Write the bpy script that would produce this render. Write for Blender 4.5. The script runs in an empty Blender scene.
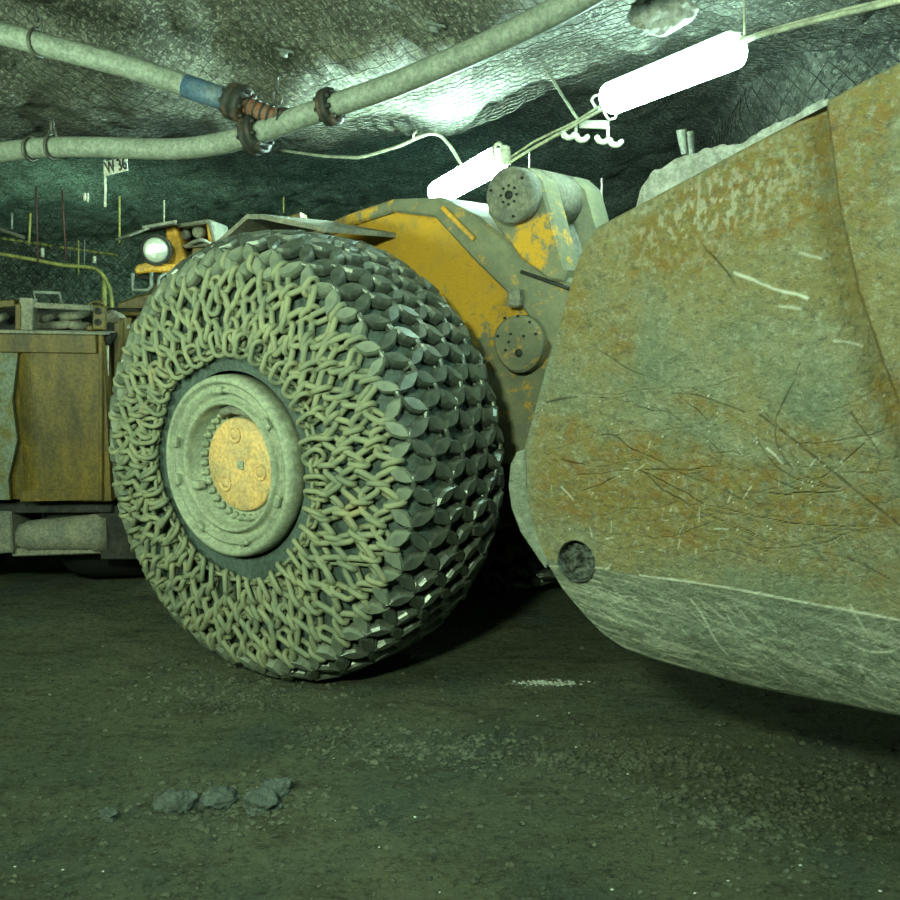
import bpy, math, random
import numpy as np
from mathutils import Vector, Matrix

# ------------------------------------------------------------------ camera
S = bpy.context.scene
CAMZ, PITCH, FPX = 1.59, 0.1425, 1000.0
cd = bpy.data.cameras.new('camera'); cam = bpy.data.objects.new('camera', cd)
S.collection.objects.link(cam); S.camera = cam
cam.location = (0, 0, CAMZ); cam.rotation_euler = (math.pi/2 - PITCH, 0, 0)
cd.sensor_width = 36; cd.lens = 36*FPX/900; cd.clip_start = 0.05; cd.clip_end = 100
# ------------------------------------------------------------------ world, exposure
w = bpy.data.worlds.new('world'); S.world = w; w.use_nodes = True
w.node_tree.nodes['Background'].inputs[0].default_value = (0.10, 0.28, 0.20, 1)
w.node_tree.nodes['Background'].inputs[1].default_value = 0.10
S.view_settings.view_transform = 'Standard'; S.view_settings.look = 'None'
S.view_settings.gamma = 1; S.view_settings.exposure = 0.32; S.view_settings.use_curve_mapping = False
# ------------------------------------------------------------------ unseen lamps of the gallery, with added fills for roof and back wall
def area(name, loc, target, sx, sy, power, col):
    l = bpy.data.lights.new(name, 'AREA'); l.shape = 'RECTANGLE'; l.size = sx; l.size_y = sy
    l.energy = power; l.color = col
    o = bpy.data.objects.new(name, l); S.collection.objects.link(o); o.location = loc
    o.rotation_euler = (Vector(target) - Vector(loc)).to_track_quat('-Z', 'Y').to_euler()
    return o
area('gallery_lamp_behind', (-0.95, -0.15, 2.50), (-0.1, 4.2, 0.8), 0.36, 0.22, 150, (0.76, 1.0, 0.66))
area('ceiling_fill', (-2.7, 2.2, 1.75), (-1.4, 4.0, 3.1), 1.2, 0.25, 85, (0.72, 1.0, 0.70))  # added fill aimed upward to brighten the roof at upper left
area('gallery_lamp_right', (1.25, 1.35, 2.88), (0.7, 3.2, 0.9), 0.85, 0.14, 34, (0.62, 1.0, 0.84))
area('back_wall_fill', (-3.9, 9.6, 2.15), (-3.6, 13.0, 1.5), 1.2, 0.14, 26, (0.45, 1.0, 0.72))  # added unseen light that lifts the back wall on the left
area('gallery_lamp_far_deep', (-0.5, 9.0, 2.0), (0.3, 12.0, 2.4), 1.2, 0.14, 9, (0.30, 0.9, 0.80))

random.seed(4); RNG = np.random.default_rng(7)
# ------------------------------------------------------------------ noise
def _hash(i, j, k, seed):
    h = (i*374761393 + j*668265263 + k*2147483647 + seed*974711) & 0xffffffff
    h = ((h ^ (h >> 13))*1274126177) & 0xffffffff
    h = ((h ^ (h >> 16))*2246822519) & 0xffffffff
    return ((h ^ (h >> 15)) & 0xffffff)/float(0xffffff)
def vnoise(p, seed=0):
    p = np.asarray(p, float); i0 = np.floor(p).astype(np.int64); f = p - i0; f = f*f*(3 - 2*f)
    out = 0
    for dx in (0, 1):
        for dy in (0, 1):
            for dz in (0, 1):
                wgt = (f[..., 0] if dx else 1 - f[..., 0])*(f[..., 1] if dy else 1 - f[..., 1])*(f[..., 2] if dz else 1 - f[..., 2])
                out = out + wgt*_hash(i0[..., 0]+dx, i0[..., 1]+dy, i0[..., 2]+dz, seed)
    return out
def fbm(p, oct=4, seed=0, ridged=False):
    p = np.asarray(p, float); a = .5; s = 0; t = 0
    for k in range(oct):
        n = vnoise(p*(2.03**k) + 17.3*k, seed+k)
        if ridged: n = 1 - abs(2*n - 1)
        s = s + a*n; t += a; a *= .5
    return s/t
def sstep(a, b, x): t = np.clip((x-a)/(b-a), 0, 1); return t*t*(3-2*t)
def p3(x, y, z=0): return np.stack(np.broadcast_arrays(x, y, z), -1).astype(float)

# ------------------------------------------------------------------ mesh builder
class MB:
    def __init__(s): s.v = []; s.f = []; s.n = 0; s.smooth = []
    def add(s, v, f, smooth=True):
        v = np.asarray(v, float).reshape(-1, 3)
        s.v.append(v); s.f += [tuple(int(q)+s.n for q in x) for x in f]; s.smooth += [smooth]*len(f); s.n += len(v)
        return s
    def box(s, c, size, rot=None, bev=0.006):
        hx, hy, hz = [q/2 for q in size]; b = min(bev, hx*.45, hy*.45, hz*.45)
        import itertools
        vs = []; idx = {}
        for sx, sy, sz in itertools.product((-1, 1), repeat=3):
            for ax in range(3):
                p = [sx*(hx-b), sy*(hy-b), sz*(hz-b)]; p[ax] += (sx, sy, sz)[ax]*b
                idx[(sx, sy, sz, ax)] = len(vs); vs.append(p)
        fs = []
        for ax in range(3):
            a1, a2 = (ax+1) % 3, (ax+2) % 3
            for sg in (-1, 1):
                q = []
                for u, v in ((-1, -1), (1, -1), (1, 1), (-1, 1)):
                    k = [0, 0, 0]; k[ax] = sg; k[a1] = u; k[a2] = v; q.append(idx[(*k, ax)])
                fs.append(q if sg > 0 else q[::-1])
        for ax in range(3):
            a1, a2 = (ax+1) % 3, (ax+2) % 3
            for u in (-1, 1):
                for v in (-1, 1):
                    k0 = [0, 0, 0]; k0[ax] = -1; k0[a1] = u; k0[a2] = v; k1 = list(k0); k1[ax] = 1
                    fs.append([idx[(*k0, a1)], idx[(*k1, a1)], idx[(*k1, a2)], idx[(*k0, a2)]])
        for sx, sy, sz in itertools.product((-1, 1), repeat=3):
            fs.append([idx[(sx, sy, sz, a)] for a in range(3)])
        vs = np.array(vs)
        if rot is not None: vs = vs @ np.array(rot).T
        return s.add(vs + np.array(c), fs, False)
    def beam(s, a, b, wd, ht, up=(0, 0, 1), bev=.004):
        a = np.array(a, float); b = np.array(b, float); d = b-a; L = np.linalg.norm(d); d /= L
        up = np.array(up, float); y = np.cross(up, d); y /= np.linalg.norm(y); z = np.cross(d, y)
        return s.box((a+b)/2, (L, wd, ht), np.stack([d, y, z], 1), bev)
    def tube(s, pts, r, n=8, cap=True, closed=False):
        P = np.array(pts, float); m = len(P); r = np.broadcast_to(np.array(r, float), (m,))
        T = np.roll(P, -1, 0)-np.roll(P, 1, 0) if closed else np.gradient(P, axis=0)
        T /= np.linalg.norm(T, axis=1)[:, None]+1e-12
        up = np.array([0, 0, 1.]) if abs(T[0][2]) < .9 else np.array([1., 0, 0])
        N = []; u = up - T[0]*np.dot(up, T[0]); u /= np.linalg.norm(u)
        for t in T:
            u = u - t*np.dot(u, t); u /= np.linalg.norm(u)+1e-12; N.append(u)
        N = np.array(N); B = np.cross(T, N)
        a = np.linspace(0, 2*np.pi, n, endpoint=False)
        V = P[:, None]+r[:, None, None]*(np.cos(a)[None, :, None]*N[:, None]+np.sin(a)[None, :, None]*B[:, None])
        f = []
        for i in range(m if closed else m-1):
            j = (i+1) % m
            for k in range(n): f.append((i*n+k, i*n+(k+1) % n, j*n+(k+1) % n, j*n+k))
        if cap and not closed: f += [tuple(range(n))[::-1], tuple((m-1)*n+k for k in range(n))]
        return s.add(V, f)
    def lathe(s, prof, c, ax, n=48, ref=None, close=False):
        """prof: (a along axis, r)"""
        ax = np.array(ax, float); ax /= np.linalg.norm(ax)
        u = np.array(ref if ref is not None else ((0, 0, 1.) if abs(ax[2]) < .9 else (1., 0, 0)), float)
        u -= ax*np.dot(u, ax); u /= np.linalg.norm(u); v = np.cross(ax, u)
        a = np.linspace(0, 2*np.pi, n, endpoint=False); pr = np.array(prof, float); m = len(pr)
        V = np.array(c)+pr[:, 0][:, None, None]*ax+pr[:, 1][:, None, None]*(np.cos(a)[None, :, None]*u+np.sin(a)[None, :, None]*v)
        f = []
        for i in range(m if close else m-1):
            j = (i+1) % m
            for k in range(n): f.append((i*n+k, i*n+(k+1) % n, j*n+(k+1) % n, j*n+k))
        if not close:
            if pr[0, 1] > 1e-4: f.append(tuple(range(n))[::-1])
            if pr[-1, 1] > 1e-4: f.append(tuple((m-1)*n+k for k in range(n)))
        return s.add(V, f)
    def plate(s, poly, y0, y1, bev=.008):
        """polygon in (x,z), thickness y0..y1 with a bevelled rim on the y0 side"""
        P = np.array(poly, float); n = len(P)
        A = 0.5*np.sum(P[:, 0]*np.roll(P[:, 1], -1)-np.roll(P[:, 0], -1)*P[:, 1])
        if A < 0: P = P[::-1]
        e = np.roll(P, -1, 0)-P; e /= np.linalg.norm(e, axis=1)[:, None]+1e-9
        nrm = np.stack([-e[:, 1], e[:, 0]], 1); m = nrm+np.roll(nrm, 1, 0); m /= (np.linalg.norm(m, axis=1)[:, None]+1e-9)
        Pi = P+m*bev
        sg = 1 if y1 > y0 else -1
        rows = [p3(Pi[:, 0], y0, Pi[:, 1]), p3(P[:, 0], y0+sg*bev, P[:, 1]), p3(P[:, 0], y1, P[:, 1])]
        f = [tuple(range(n)), tuple(2*n+k for k in range(n))[::-1]]
        for i in range(2):
            for k in range(n): f.append((i*n+k, (i+1)*n+k, (i+1)*n+(k+1) % n, i*n+(k+1) % n))
        return s.add(np.concatenate(rows), f, False)
    def grid(s, V, smooth=True):
        nu, nv = V.shape[:2]
        i, j = np.meshgrid(np.arange(nu-1), np.arange(nv-1), indexing='ij')
        a = (i*nv+j).ravel(); f = np.stack([a, a+nv, a+nv+1, a+1], 1)
        return s.add(V, f.tolist(), smooth)
    def build(s, name, mat, parent=None, vcol=None):
        V = np.concatenate(s.v); me = bpy.data.meshes.new(name); me.from_pydata(V.tolist(), [], s.f)
        me.polygons.foreach_set('use_smooth', s.smooth)
        me.materials.append(mat)
        if vcol is not None:
            at = me.color_attributes.new('paint', 'FLOAT_COLOR', 'POINT')
            at.data.foreach_set('color', np.ascontiguousarray(vcol, dtype=np.float32).ravel())
        me.update()
        o = bpy.data.objects.new(name, me); S.collection.objects.link(o)
        if parent is not None: o.parent = parent
        return o
def tag(o, label=None, cat=None, group=None, kind=None):
    if label: o['label'] = label
    if cat: o['category'] = cat
    if group: o['group'] = group
    if kind: o['kind'] = kind
    return o
def empty(name, loc=(0, 0, 0), rz=0, parent=None):
    o = bpy.data.objects.new(name, None); S.collection.objects.link(o); o.location = loc; o.rotation_euler.z = rz
    o.empty_display_size = .1
    if parent is not None: o.parent = parent
    return o
def copy_tree(o, parent=None):
    c = o.copy(); S.collection.objects.link(c); c.parent = parent
    for ch in list(o.children): copy_tree(ch, c)
    return c

# ------------------------------------------------------------------ materials
class M:
    def __init__(s, name):
        s.m = bpy.data.materials.new(name); s.m.use_nodes = True; s.t = s.m.node_tree; s.b = s.t.nodes['Principled BSDF']
        s.co = s.t.nodes.new('ShaderNodeTexCoord').outputs['Object']
    def n(s, k): return s.t.nodes.new(k)
    def l(s, a, b): s.t.links.new(a, b)
    def noise(s, scale, detail=4, rough=.6, vec=None, dist=0, stretch=None):
        x = s.n('ShaderNodeTexNoise'); x.inputs['Scale'].default_value = scale; x.inputs['Detail'].default_value = detail
        x.inputs['Roughness'].default_value = rough; x.inputs['Distortion'].default_value = dist
        v = vec or s.co
        if stretch:
            mp = s.n('ShaderNodeMapping'); mp.inputs['Scale'].default_value = stretch; s.l(v, mp.inputs[0]); v = mp.outputs[0]
        s.l(v, x.inputs['Vector']); return x.outputs['Fac']
    def vor(s, scale, feature='F1'):
        x = s.n('ShaderNodeTexVoronoi'); x.feature = feature; x.inputs['Scale'].default_value = scale; s.l(s.co, x.inputs['Vector'])
        return x.outputs['Distance']
    def ramp(s, fac, a, b, ca=0., cb=1.):
        x = s.n('ShaderNodeMapRange'); x.clamp = True
        for i, v in enumerate((a, b, ca, cb)): x.inputs[i+1].default_value = v
        s.l(fac, x.inputs[0]); return x.outputs[0]
    def mix(s, fac, a, b):
        x = s.n('ShaderNodeMix'); x.data_type = 'RGBA'
        if isinstance(fac, float): x.inputs[0].default_value = fac
        else: s.l(fac, x.inputs[0])
        for i, c in ((6, a), (7, b)):
            if isinstance(c, tuple): x.inputs[i].default_value = (*c, 1)
            else: s.l(c, x.inputs[i])
        return x.outputs[2]
    def math(s, op, a, b=None):
        x = s.n('ShaderNodeMath'); x.operation = op
        for i, c in enumerate((a, b)):
            if c is None: continue
            if isinstance(c, (int, float)): x.inputs[i].default_value = c
            else: s.l(c, x.inputs[i])
        return x.outputs[0]
    def attr(s, name='paint'):
        x = s.n('ShaderNodeAttribute'); x.attribute_name = name; sp = s.n('ShaderNodeSeparateColor'); s.l(x.outputs['Color'], sp.inputs[0])
        return sp.outputs[0], sp.outputs[1], sp.outputs[2], x.outputs['Alpha']
    def bump(s, h, strength=.5, dist=.01):
        x = s.n('ShaderNodeBump'); x.inputs['Strength'].default_value = strength; x.inputs['Distance'].default_value = dist
        s.l(h, x.inputs['Height']); s.l(x.outputs[0], s.b.inputs['Normal'])
    def done(s, col, rough=.8, metal=0., spec=.3):
        for k, v in (('Base Color', col), ('Roughness', rough), ('Metallic', metal), ('Specular IOR Level', spec)):
            if isinstance(v, tuple): s.b.inputs[k].default_value = (*v, 1)
            elif isinstance(v, (int, float)): s.b.inputs[k].default_value = v
            else: s.l(v, s.b.inputs[k])
        return s.m
def two(name, a, b, scale=6, lo=.4, hi=.6, rough=.8, bump=.3, dist=.004, metal=0., spec=.3, stretch=None, fine=60, g0=.72):
    m = M(name); f = m.ramp(m.noise(scale, 6, .65, stretch=stretch), lo, hi); c = m.mix(f, a, b)
    g = m.ramp(m.noise(fine, 5, .75), .40, .60, g0, 1.25)
    v = m.n('ShaderNodeVectorMath'); v.operation = 'MULTIPLY'; m.l(c, v.inputs[0]); m.l(g, v.inputs[1])
    m.bump(m.noise(fine*.5, 8, .75), min(1., bump*1.6), dist*1.8)
    return m.done(v.outputs[0], rough, metal, spec)

mat = {}
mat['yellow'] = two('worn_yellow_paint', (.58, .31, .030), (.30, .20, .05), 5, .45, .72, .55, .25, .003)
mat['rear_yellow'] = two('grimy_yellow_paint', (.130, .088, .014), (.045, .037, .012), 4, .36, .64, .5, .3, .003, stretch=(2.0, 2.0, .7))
mat['dusty'] = two('dusty_painted_steel', (.22, .215, .155), (.13, .14, .11), 7, .4, .62, .85, .5, .006)
mat['dark'] = two('dark_greasy_steel', (.035, .038, .03), (.012, .014, .012), 7, .4, .6, .6, .5, .006)
mat['rim'] = two('dusty_wheel_steel', (.27, .30, .205), (.19, .22, .155), 9, .4, .65, .8, .16, .002, g0=.8)
mat['hub'] = two('sandy_hub_cover', (.58, .37, .145), (.42, .31, .15), 8, .42, .62, .7, .2, .002, g0=.8)
mat['rubber'] = two('dusty_rubber', (.070, .10, .085), (.045, .065, .055), 5, .4, .6, .6, .3, .003)
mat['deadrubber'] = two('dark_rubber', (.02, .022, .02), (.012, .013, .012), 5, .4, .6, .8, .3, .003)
mat['pipe'] = two('pale_pvc_hose', (.21, .24, .19), (.15, .18, .14), 14, .35, .65, .55, .2, .002)
mat['bluepipe'] = two('blue_pipe_sleeve', (.05, .10, .17), (.10, .14, .15), 14, .4, .65, .5, .2, .002)
mat['redpipe'] = two('rust_red_pipe', (.16, .065, .035), (.10, .09, .065), 14, .4, .65, .6, .3, .002)
mat['flange'] = two('black_pipe_flange', (.022, .025, .02), (.10, .06, .035), 18, .5, .7, .6, .4, .003)
mat['cable'] = two('pale_cable', (.40, .42, .30), (.24, .26, .19), 12, .4, .6, .6, .1, .001)
mat['yellowcable'] = two('yellow_green_cable', (.25, .25, .07), (.14, .15, .05), 12, .4, .6, .6, .1, .001)
mat['redwire'] = two('dark_red_wire', (.10, .03, .03), (.05, .03, .03), 12, .4, .6, .6, .1, .001)
mat['insul'] = two('white_insulator', (.55, .56, .45), (.42, .44, .35), 12, .4, .6, .5, .1, .001)
mat['wire'] = two('rusty_mesh_wire', (.075, .08, .06), (.035, .035, .028), 3, .4, .6, .5, .1, .001, metal=.3)
mat['sign'] = two('white_sign_board', (.46, .48, .40), (.36, .38, .30), 12, .4, .6, .6, .05, .001)
mat['ink'] = two('black_sign_paint', (.012, .013, .012), (.02, .02, .02), 12, .4, .6, .6, .05, .001)
mat['salt'] = two('white_salt_dust', (.50, .54, .46), (.36, .38, .32), 30, .4, .6, .9, .3, .004)
mat['clod'] = two('mud_clod', (.115, .145, .125), (.065, .08, .065), 12, .4, .6, .9, .8, .01)
mat['holedirt'] = two('oily_dirt', (.13, .15, .125), (.025, .03, .025), 40, .42, .58, .45, .8, .01)
mat['crumb'] = two('mud_crumb', (.090, .102, .066), (.042, .050, .034), 12, .4, .6, .9, .5, .004)
mat['pink'] = two('faded_red_lens', (.45, .16, .12), (.35, .14, .10), 12, .4, .6, .4, .05, .001)
mat['galv'] = two('bare_handrail_steel', (.20, .23, .19), (.13, .15, .13), 12, .4, .6, .5, .1, .001)
mat['worn'] = two('worn_bare_paint', (.12, .145, .11), (.10, .09, .025), 9, .42, .6, .7, .3, .003)

m = M('link_dusty'); c = m.mix(m.ramp(m.noise(9, 3), .35, .65), (.235, .245, .140), (.135, .160, .105))
c = m.mix(m.ramp(m.noise(3.2, 3), .60, .72, 0., .5), c, (.34, .25, .10)); m.bump(m.noise(120, 4, .7), .35, .003)
mat['link'] = m.done(c, .75, 0., .35)
m = M('link_worn'); c = m.mix(m.ramp(m.noise(14, 4), .4, .62), (.13, .15, .115), (.075, .09, .075)); m.bump(m.noise(90, 4, .7), .3, .003)
mat['leaf'] = m.done(c, .33, .45, .6)
m = M('shoulder_link_dusty'); c = m.mix(m.ramp(m.noise(14, 4), .35, .65), (.19, .215, .15), (.11, .135, .10)); m.bump(m.noise(90, 5, .7), .5, .004)
mat['leafdust'] = m.done(c, .6, .05, .4)
m = M('link_polished'); c = m.mix(m.ramp(m.noise(60, 4), .4, .62), (.34, .36, .33), (.16, .18, .16)); m.bump(m.noise(70, 4, .7), .12, .002)
mat['polish'] = m.done(c, .30, .85, .5)

m = M('headlight_glass'); m.bump(m.vor(60), .4, .004); mat['lens'] = m.done((.62, .68, .58), .30, .45, .5)
for k_, e_ in (('glow', 42), ('glowfar', 230)):
    m = M('lamp_diffuser_'+k_); m.b.inputs['Emission Color'].default_value = (.62, 1., .88, 1); m.b.inputs['Emission Strength'].default_value = e_
    mat[k_] = m.done((.8, .8, .8), .3)
m = M('lamp_housing'); mat['house'] = m.done((.25, .29, .25), .5)

# bucket steel : paint R = rust, G = bright scratch, B = dark scratch, A = bare worn steel
def bucket_mat():
    m = M('bucket_steel'); R, G, B, A = m.attr()
    base = m.mix(m.ramp(m.noise(7, 8, .65), .38, .62), (.205, .208, .122), (.135, .160, .098))
    base = m.mix(m.ramp(m.noise(2.2, 6, .65), .45, .60, 0., .75), base, (.205, .170, .058))
    rustc = m.mix(m.ramp(m.noise(22, 8, .8), .42, .58), (.190, .112, .022), (.180, .145, .036))
    f = m.math('MULTIPLY', R, m.ramp(m.noise(13, 9, .8), .40, .54, .1, 1.)); c = m.mix(f, base, rustc)
    c = m.mix(A, c, m.mix(m.ramp(m.noise(9, 7, .7, stretch=(1, 1, 4)), .35, .65), (.120, .150, .105), (.19, .225, .165)))
    c = m.mix(m.ramp(m.noise(42, 8, .85), .505, .60, 0., .75), c, (.075, .08, .05))
    c = m.mix(m.ramp(m.noise(33, 8, .85), .52, .62, 0., .55), c, (.34, .36, .26))
    c = m.mix(m.math('MULTIPLY', B, .42), c, (.075, .065, .025)); c = m.mix(G, c, (.56, .58, .46))
    h = m.math('ADD', m.noise(45, 8, .7), m.math('MULTIPLY', m.noise(6, 5, .6), 2.)); h = m.math('SUBTRACT', h, m.math('MULTIPLY', B, .35))
    m.bump(h, 1., .022)
    return m.done(c, m.ramp(A, 0, 1, .74, .42), 0., .35)
mat['bucket'] = bucket_mat()
# boom: R = dust cover
m = M('boom_paint'); R, G, B, A = m.attr()
yel = m.mix(m.ramp(m.noise(4, 6, .6), .5, .75), (.60, .33, .026), (.46, .29, .055))
dust = m.mix(m.ramp(m.noise(10, 6, .7), .4, .62), (.215, .22, .135), (.15, .165, .115))
f = m.math('ADD', R, m.ramp(m.noise(14, 9, .8), .38, .62, -.36, .36)); f = m.ramp(f, .36, .60)
c = m.mix(f, yel, dust); c = m.mix(m.ramp(m.noise(50, 8, .8), .54, .62, 0., .35), c, (.10, .085, .04))
m.bump(m.noise(30, 9, .8), .9, .012); mat['boom'] = m.done(c, m.ramp(f, 0, 1, .5, .88), 0., .3)

# rock
def rock(name, a, b, scale, bumpd=.05, spark=True, rough=.7):
    m = M(name); c = m.mix(m.ramp(m.noise(scale, 10, .8), .44, .56), a, b)
    c = m.mix(m.ramp(m.noise(scale*.22, 5, .6), .42, .62, 0., .7 if spark else .25), c, tuple(q*.45 for q in a))
    if spark: c = m.mix(m.ramp(m.noise(scale*7, 8, .85), .49, .55, 0., .85), c, tuple(q*.25 for q in a)); c = m.mix(m.ramp(m.noise(scale*9, 8, .85), .53, .58, 0., .95), c, (.60, .64, .53))
    m.bump(m.math('ADD', m.noise(scale*2, 10, .8), m.math('MULTIPLY', m.vor(scale*1.3), .7)), 1., bumpd); return m.done(c, rough, 0., .5)
mat['ceil'] = rock('roof_rock', (.15, .165, .125), (.36, .39, .30), 5, .06)
mat['wallr'] = rock('wall_rock', (.17, .185, .145), (.36, .385, .31), 2.5, .08)
mat['pale'] = rock('pale_ore', (.50, .52, .42), (.88, .90, .78), 34, .05, False)
m = M('mud_floor'); G_ = m.noise(1.1, 6, .6)
c = m.mix(m.ramp(G_, .38, .62), (.200, .222, .128), (.130, .168, .104))
c = m.mix(m.ramp(m.noise(2.3, 4, .5, dist=.4), .52, .66, 0., .75), c, (.085, .125, .105))
c = m.mix(m.ramp(m.noise(4, 9, .8, stretch=(.6, 1.6, 1)), .50, .60, 0., .7), c, (.072, .074, .044))
c = m.mix(m.ramp(m.noise(30, 9, .85), .515, .575, 0., .75), c, (.040, .045, .030))
c = m.mix(m.ramp(m.noise(62, 8, .85), .525, .59, 0., .65), c, (.27, .30, .19))
c = m.mix(m.ramp(m.noise(30, 5, .6), .735, .765, 0., .8), c, (.42, .44, .36))
m.bump(m.math('ADD', m.noise(26, 10, .85), m.noise(7, 5, .6)), 1., .10); mat['floor'] = m.done(c, .85, 0., .25)

# ------------------------------------------------------------------ pixel rays of the photograph, used for measuring
cp, sp = math.cos(PITCH), math.sin(PITCH)
HX, HY, YAW = -0.922, 4.08, 0.622
R_O, T_W, HUBZ = 0.970, 0.79, 0.934
ex = np.array([math.cos(YAW), -math.sin(YAW), 0]); ey = np.array([math.sin(YAW), math.cos(YAW), 0])
ORG = np.array([HX, HY, 0.])
def ray(px, py):
    u = (px-450)/FPX; v = (450-py)/FPX
    return np.array([u, cp+v*sp, -sp+v*cp])
def at(px, py, Y):
    d = ray(px, py); return np.array([0, 0, CAMZ])+d*(Y/d[1])
def onp(px, py, yl):
    """point of the ray on the loader's plane local y = yl, in loader coordinates (x, z)"""
    d = ray(px, py); C = np.array([0, 0, CAMZ]); t = (yl-np.dot(C-ORG, ey))/np.dot(d, ey); q = C+d*t-ORG
    return np.dot(q, ex), q[2]
def poly(pts, yl): return [onp(a, b, yl) for a, b in pts]
def loc(P):
    P = np.asarray(P, float)-ORG; return np.stack([P@ex, P@ey, P[..., 2]], -1)
def L3(px, py, Y): return loc(at(px, py, Y))
def floor_at(px, py):
    d = ray(px, py); t = -CAMZ/d[2]; return d[0]*t, d[1]*t

# ================================================================== SETTING
# floor
def floor_z(x, y):
    z = (fbm(p3(x*.8, y*.8), 4, 3)-.5)*.05
    rough = sstep(.48, .68, fbm(p3(x*1.0+4, y*1.8), 3, 21))
    z = z+(fbm(p3(x*9, y*11), 5, 5)-.5)*(.014+.060*rough)+(fbm(p3(x*34, y*38), 3, 6)-.5)*(.004+.020*rough)
    z = z+(fbm(p3(x*1.2, y*1.2), 3, 33)-.5)*.02
    dd = np.hypot((x-(-.45))/1.3, (y-4.3)/.8)
    return z*(1-.85*np.exp(-dd**2))-.012
xs = np.concatenate([np.linspace(-7, -2.6, 60), np.linspace(-2.58, 2.6, 470), np.linspace(2.63, 6, 40)])
ys = np.concatenate([np.linspace(-3, 1.9, 20), np.linspace(1.95, 5.2, 380), np.linspace(5.25, 15, 90)])
X, Y = np.meshgrid(xs, ys, indexing='ij')
fl = MB().grid(p3(X, Y, floor_z(X, Y))).build('floor', mat['floor']); tag(fl, kind='structure')
# ceiling
def ceil_base(x, y):
    z = 3.02+.05*np.sin(x*.9+.4)*np.cos(y*.7)+(fbm(p3(x*.7, y*.7), 3, 11)-.5)*.22
    lip = np.interp(x, [-9, -2.5, -.9, 0, .55, 1.1, 6], [7.0, 6.8, 6.6, 5.95, 5.10, 4.65, 4.3])+.06*np.sin(x*5)
    drop = np.interp(x, [-9, -1.5, 0, .55, 1.1, 6], [.36, .40, .42, .26, .14, .10])
    z = z-drop*sstep(lip-2.3, lip-1.3, y)
    z = z+(drop+.22)*sstep(lip, lip+.22, y)-.85*sstep(8, 14, y)
    return z
X, Y = np.meshgrid(np.linspace(-9, 6.5, 300), np.linspace(-3, 15, 360), indexing='ij')
cz = ceil_base(X, Y)+(fbm(p3(X*2.6, Y*2.6), 5, 13, True)-.68)*.20+(fbm(p3(X*11, Y*11), 3, 19)-.5)*.05
ce = MB().grid(p3(X, Y, cz)[:, ::-1]).build('ceiling', mat['ceil']); tag(ce, kind='structure')
# walls
def wall(name, path, seed, n=160):
    P = np.array(path, float); d = np.concatenate([[0], np.cumsum(np.hypot(*np.diff(P, axis=0).T))])
    t = np.linspace(0, d[-1], n); x = np.interp(t, d, P[:, 0]); y = np.interp(t, d, P[:, 1])
    k = np.ones(9)/9; xe = np.convolve(np.pad(x, 4, 'edge'), k, 'valid'); ye = np.convolve(np.pad(y, 4, 'edge'), k, 'valid')
    tx, ty = np.gradient(xe), np.gradient(ye); l = np.hypot(tx, ty); nx, ny = -ty/l, tx/l
    z = np.linspace(-.1, 3.9, 80)
    off = (fbm(p3(t[:, None]*1.1, z[None]*1.1), 5, seed, True)-.5)*.75
    V = p3(xe[:, None]+nx[:, None]*off, ye[:, None]+ny[:, None]*off, z[None]+0*off)
    o = MB().grid(V).build(name, mat['wallr']); tag(o, kind='structure'); return xe, ye, nx, ny, t
WR = wall('wall_right', [(4.3, -2), (4.2, 1), (3.9, 3.2), (3.1, 5.1), (2.35, 6.4), (2.3, 8), (3.2, 13.6)], 51)
wall('wall_back', [(4.5, 13.2), (0, 13.6), (-9, 13.0)], 53)
wall('wall_left', [(-6.8, 14), (-6.0, 10), (-5.2, 7), (-5.0, 3), (-5.2, -2)], 55)

# wire mesh: one sheet draped under the roof, one on the right wall
def mesh_sheet(name, u0, u1, v0, v1, sp_, fn, r=.0017, skip=0.0):
    mb = MB(); a = 1/math.sqrt(2)
    V = []; F = []; base = 0
    for fam in (1, -1):
        for c in np.arange((u0+fam*v0 if fam > 0 else u0-v1), (u1+v1 if fam > 0 else u1-v0), sp_*math.sqrt(2)):
            vv = np.arange(v0, v1, sp_*a*1.0); uu = c-fam*vv
            k = (uu >= u0) & (uu <= u1)
            if k.sum() < 3: continue
            uu, vv = uu[k], vv[k]
            ph = np.arange(len(uu)); jit = .012*np.sin(uu*5.1+vv*3.7+c)
            P = fn(uu+jit, vv+.012*np.cos(vv*4.3+c*2)+(.006 if fam > 0 else -.006))
            P[:, 2] += .004*fam*np.where(ph % 2, 1, -1)
            T = np.gradient(P, axis=0); T /= np.linalg.norm(T, axis=1)[:, None]
            A = np.cross(T, (0, 0, 1.)); A /= np.linalg.norm(A, axis=1)[:, None]+1e-9; B = np.cross(T, A)
            n = len(P)
            for q in range(3):
                g = q*2*math.pi/3; V.append(P+r*(math.cos(g)*A+math.sin(g)*B))
            for i in range(n-1):
                for q in range(3):
                    q2 = (q+1) % 3; F.append((base+q*n+i, base+q2*n+i, base+q2*n+i+1, base+q*n+i+1))
            base += 3*n
    mb.add(np.concatenate(V), F); return mb.build(name, mat['wire'])
o = mesh_sheet('wire_mesh', -5.5, 3.4, 1.5, 10.5, .062, lambda u, v: p3(u, v, ceil_base(u, v)-.075-.03*(fbm(p3(u*1.5, v*1.5), 3, 71)-.5)*2))
tag(o, 'diamond wire mesh sheet draped under the rock roof', 'wire mesh')
xe, ye, nx, ny, t = WR
def fr(u, v):
    x = np.interp(u, t, xe); y = np.interp(u, t, ye); a = np.interp(u, t, nx); b = np.interp(u, t, ny)
    o = .32+.10*np.sin(u*2+v*3)
    return p3(x+a*o, y+b*o, v)
o = mesh_sheet('wire_mesh', 4.5, 11.5, 1.2, 3.05, .11, fr, .0035)
tag(o, 'coarse wire mesh sheet hung on the pale rock at upper right, behind the bucket', 'wire mesh')

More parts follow.
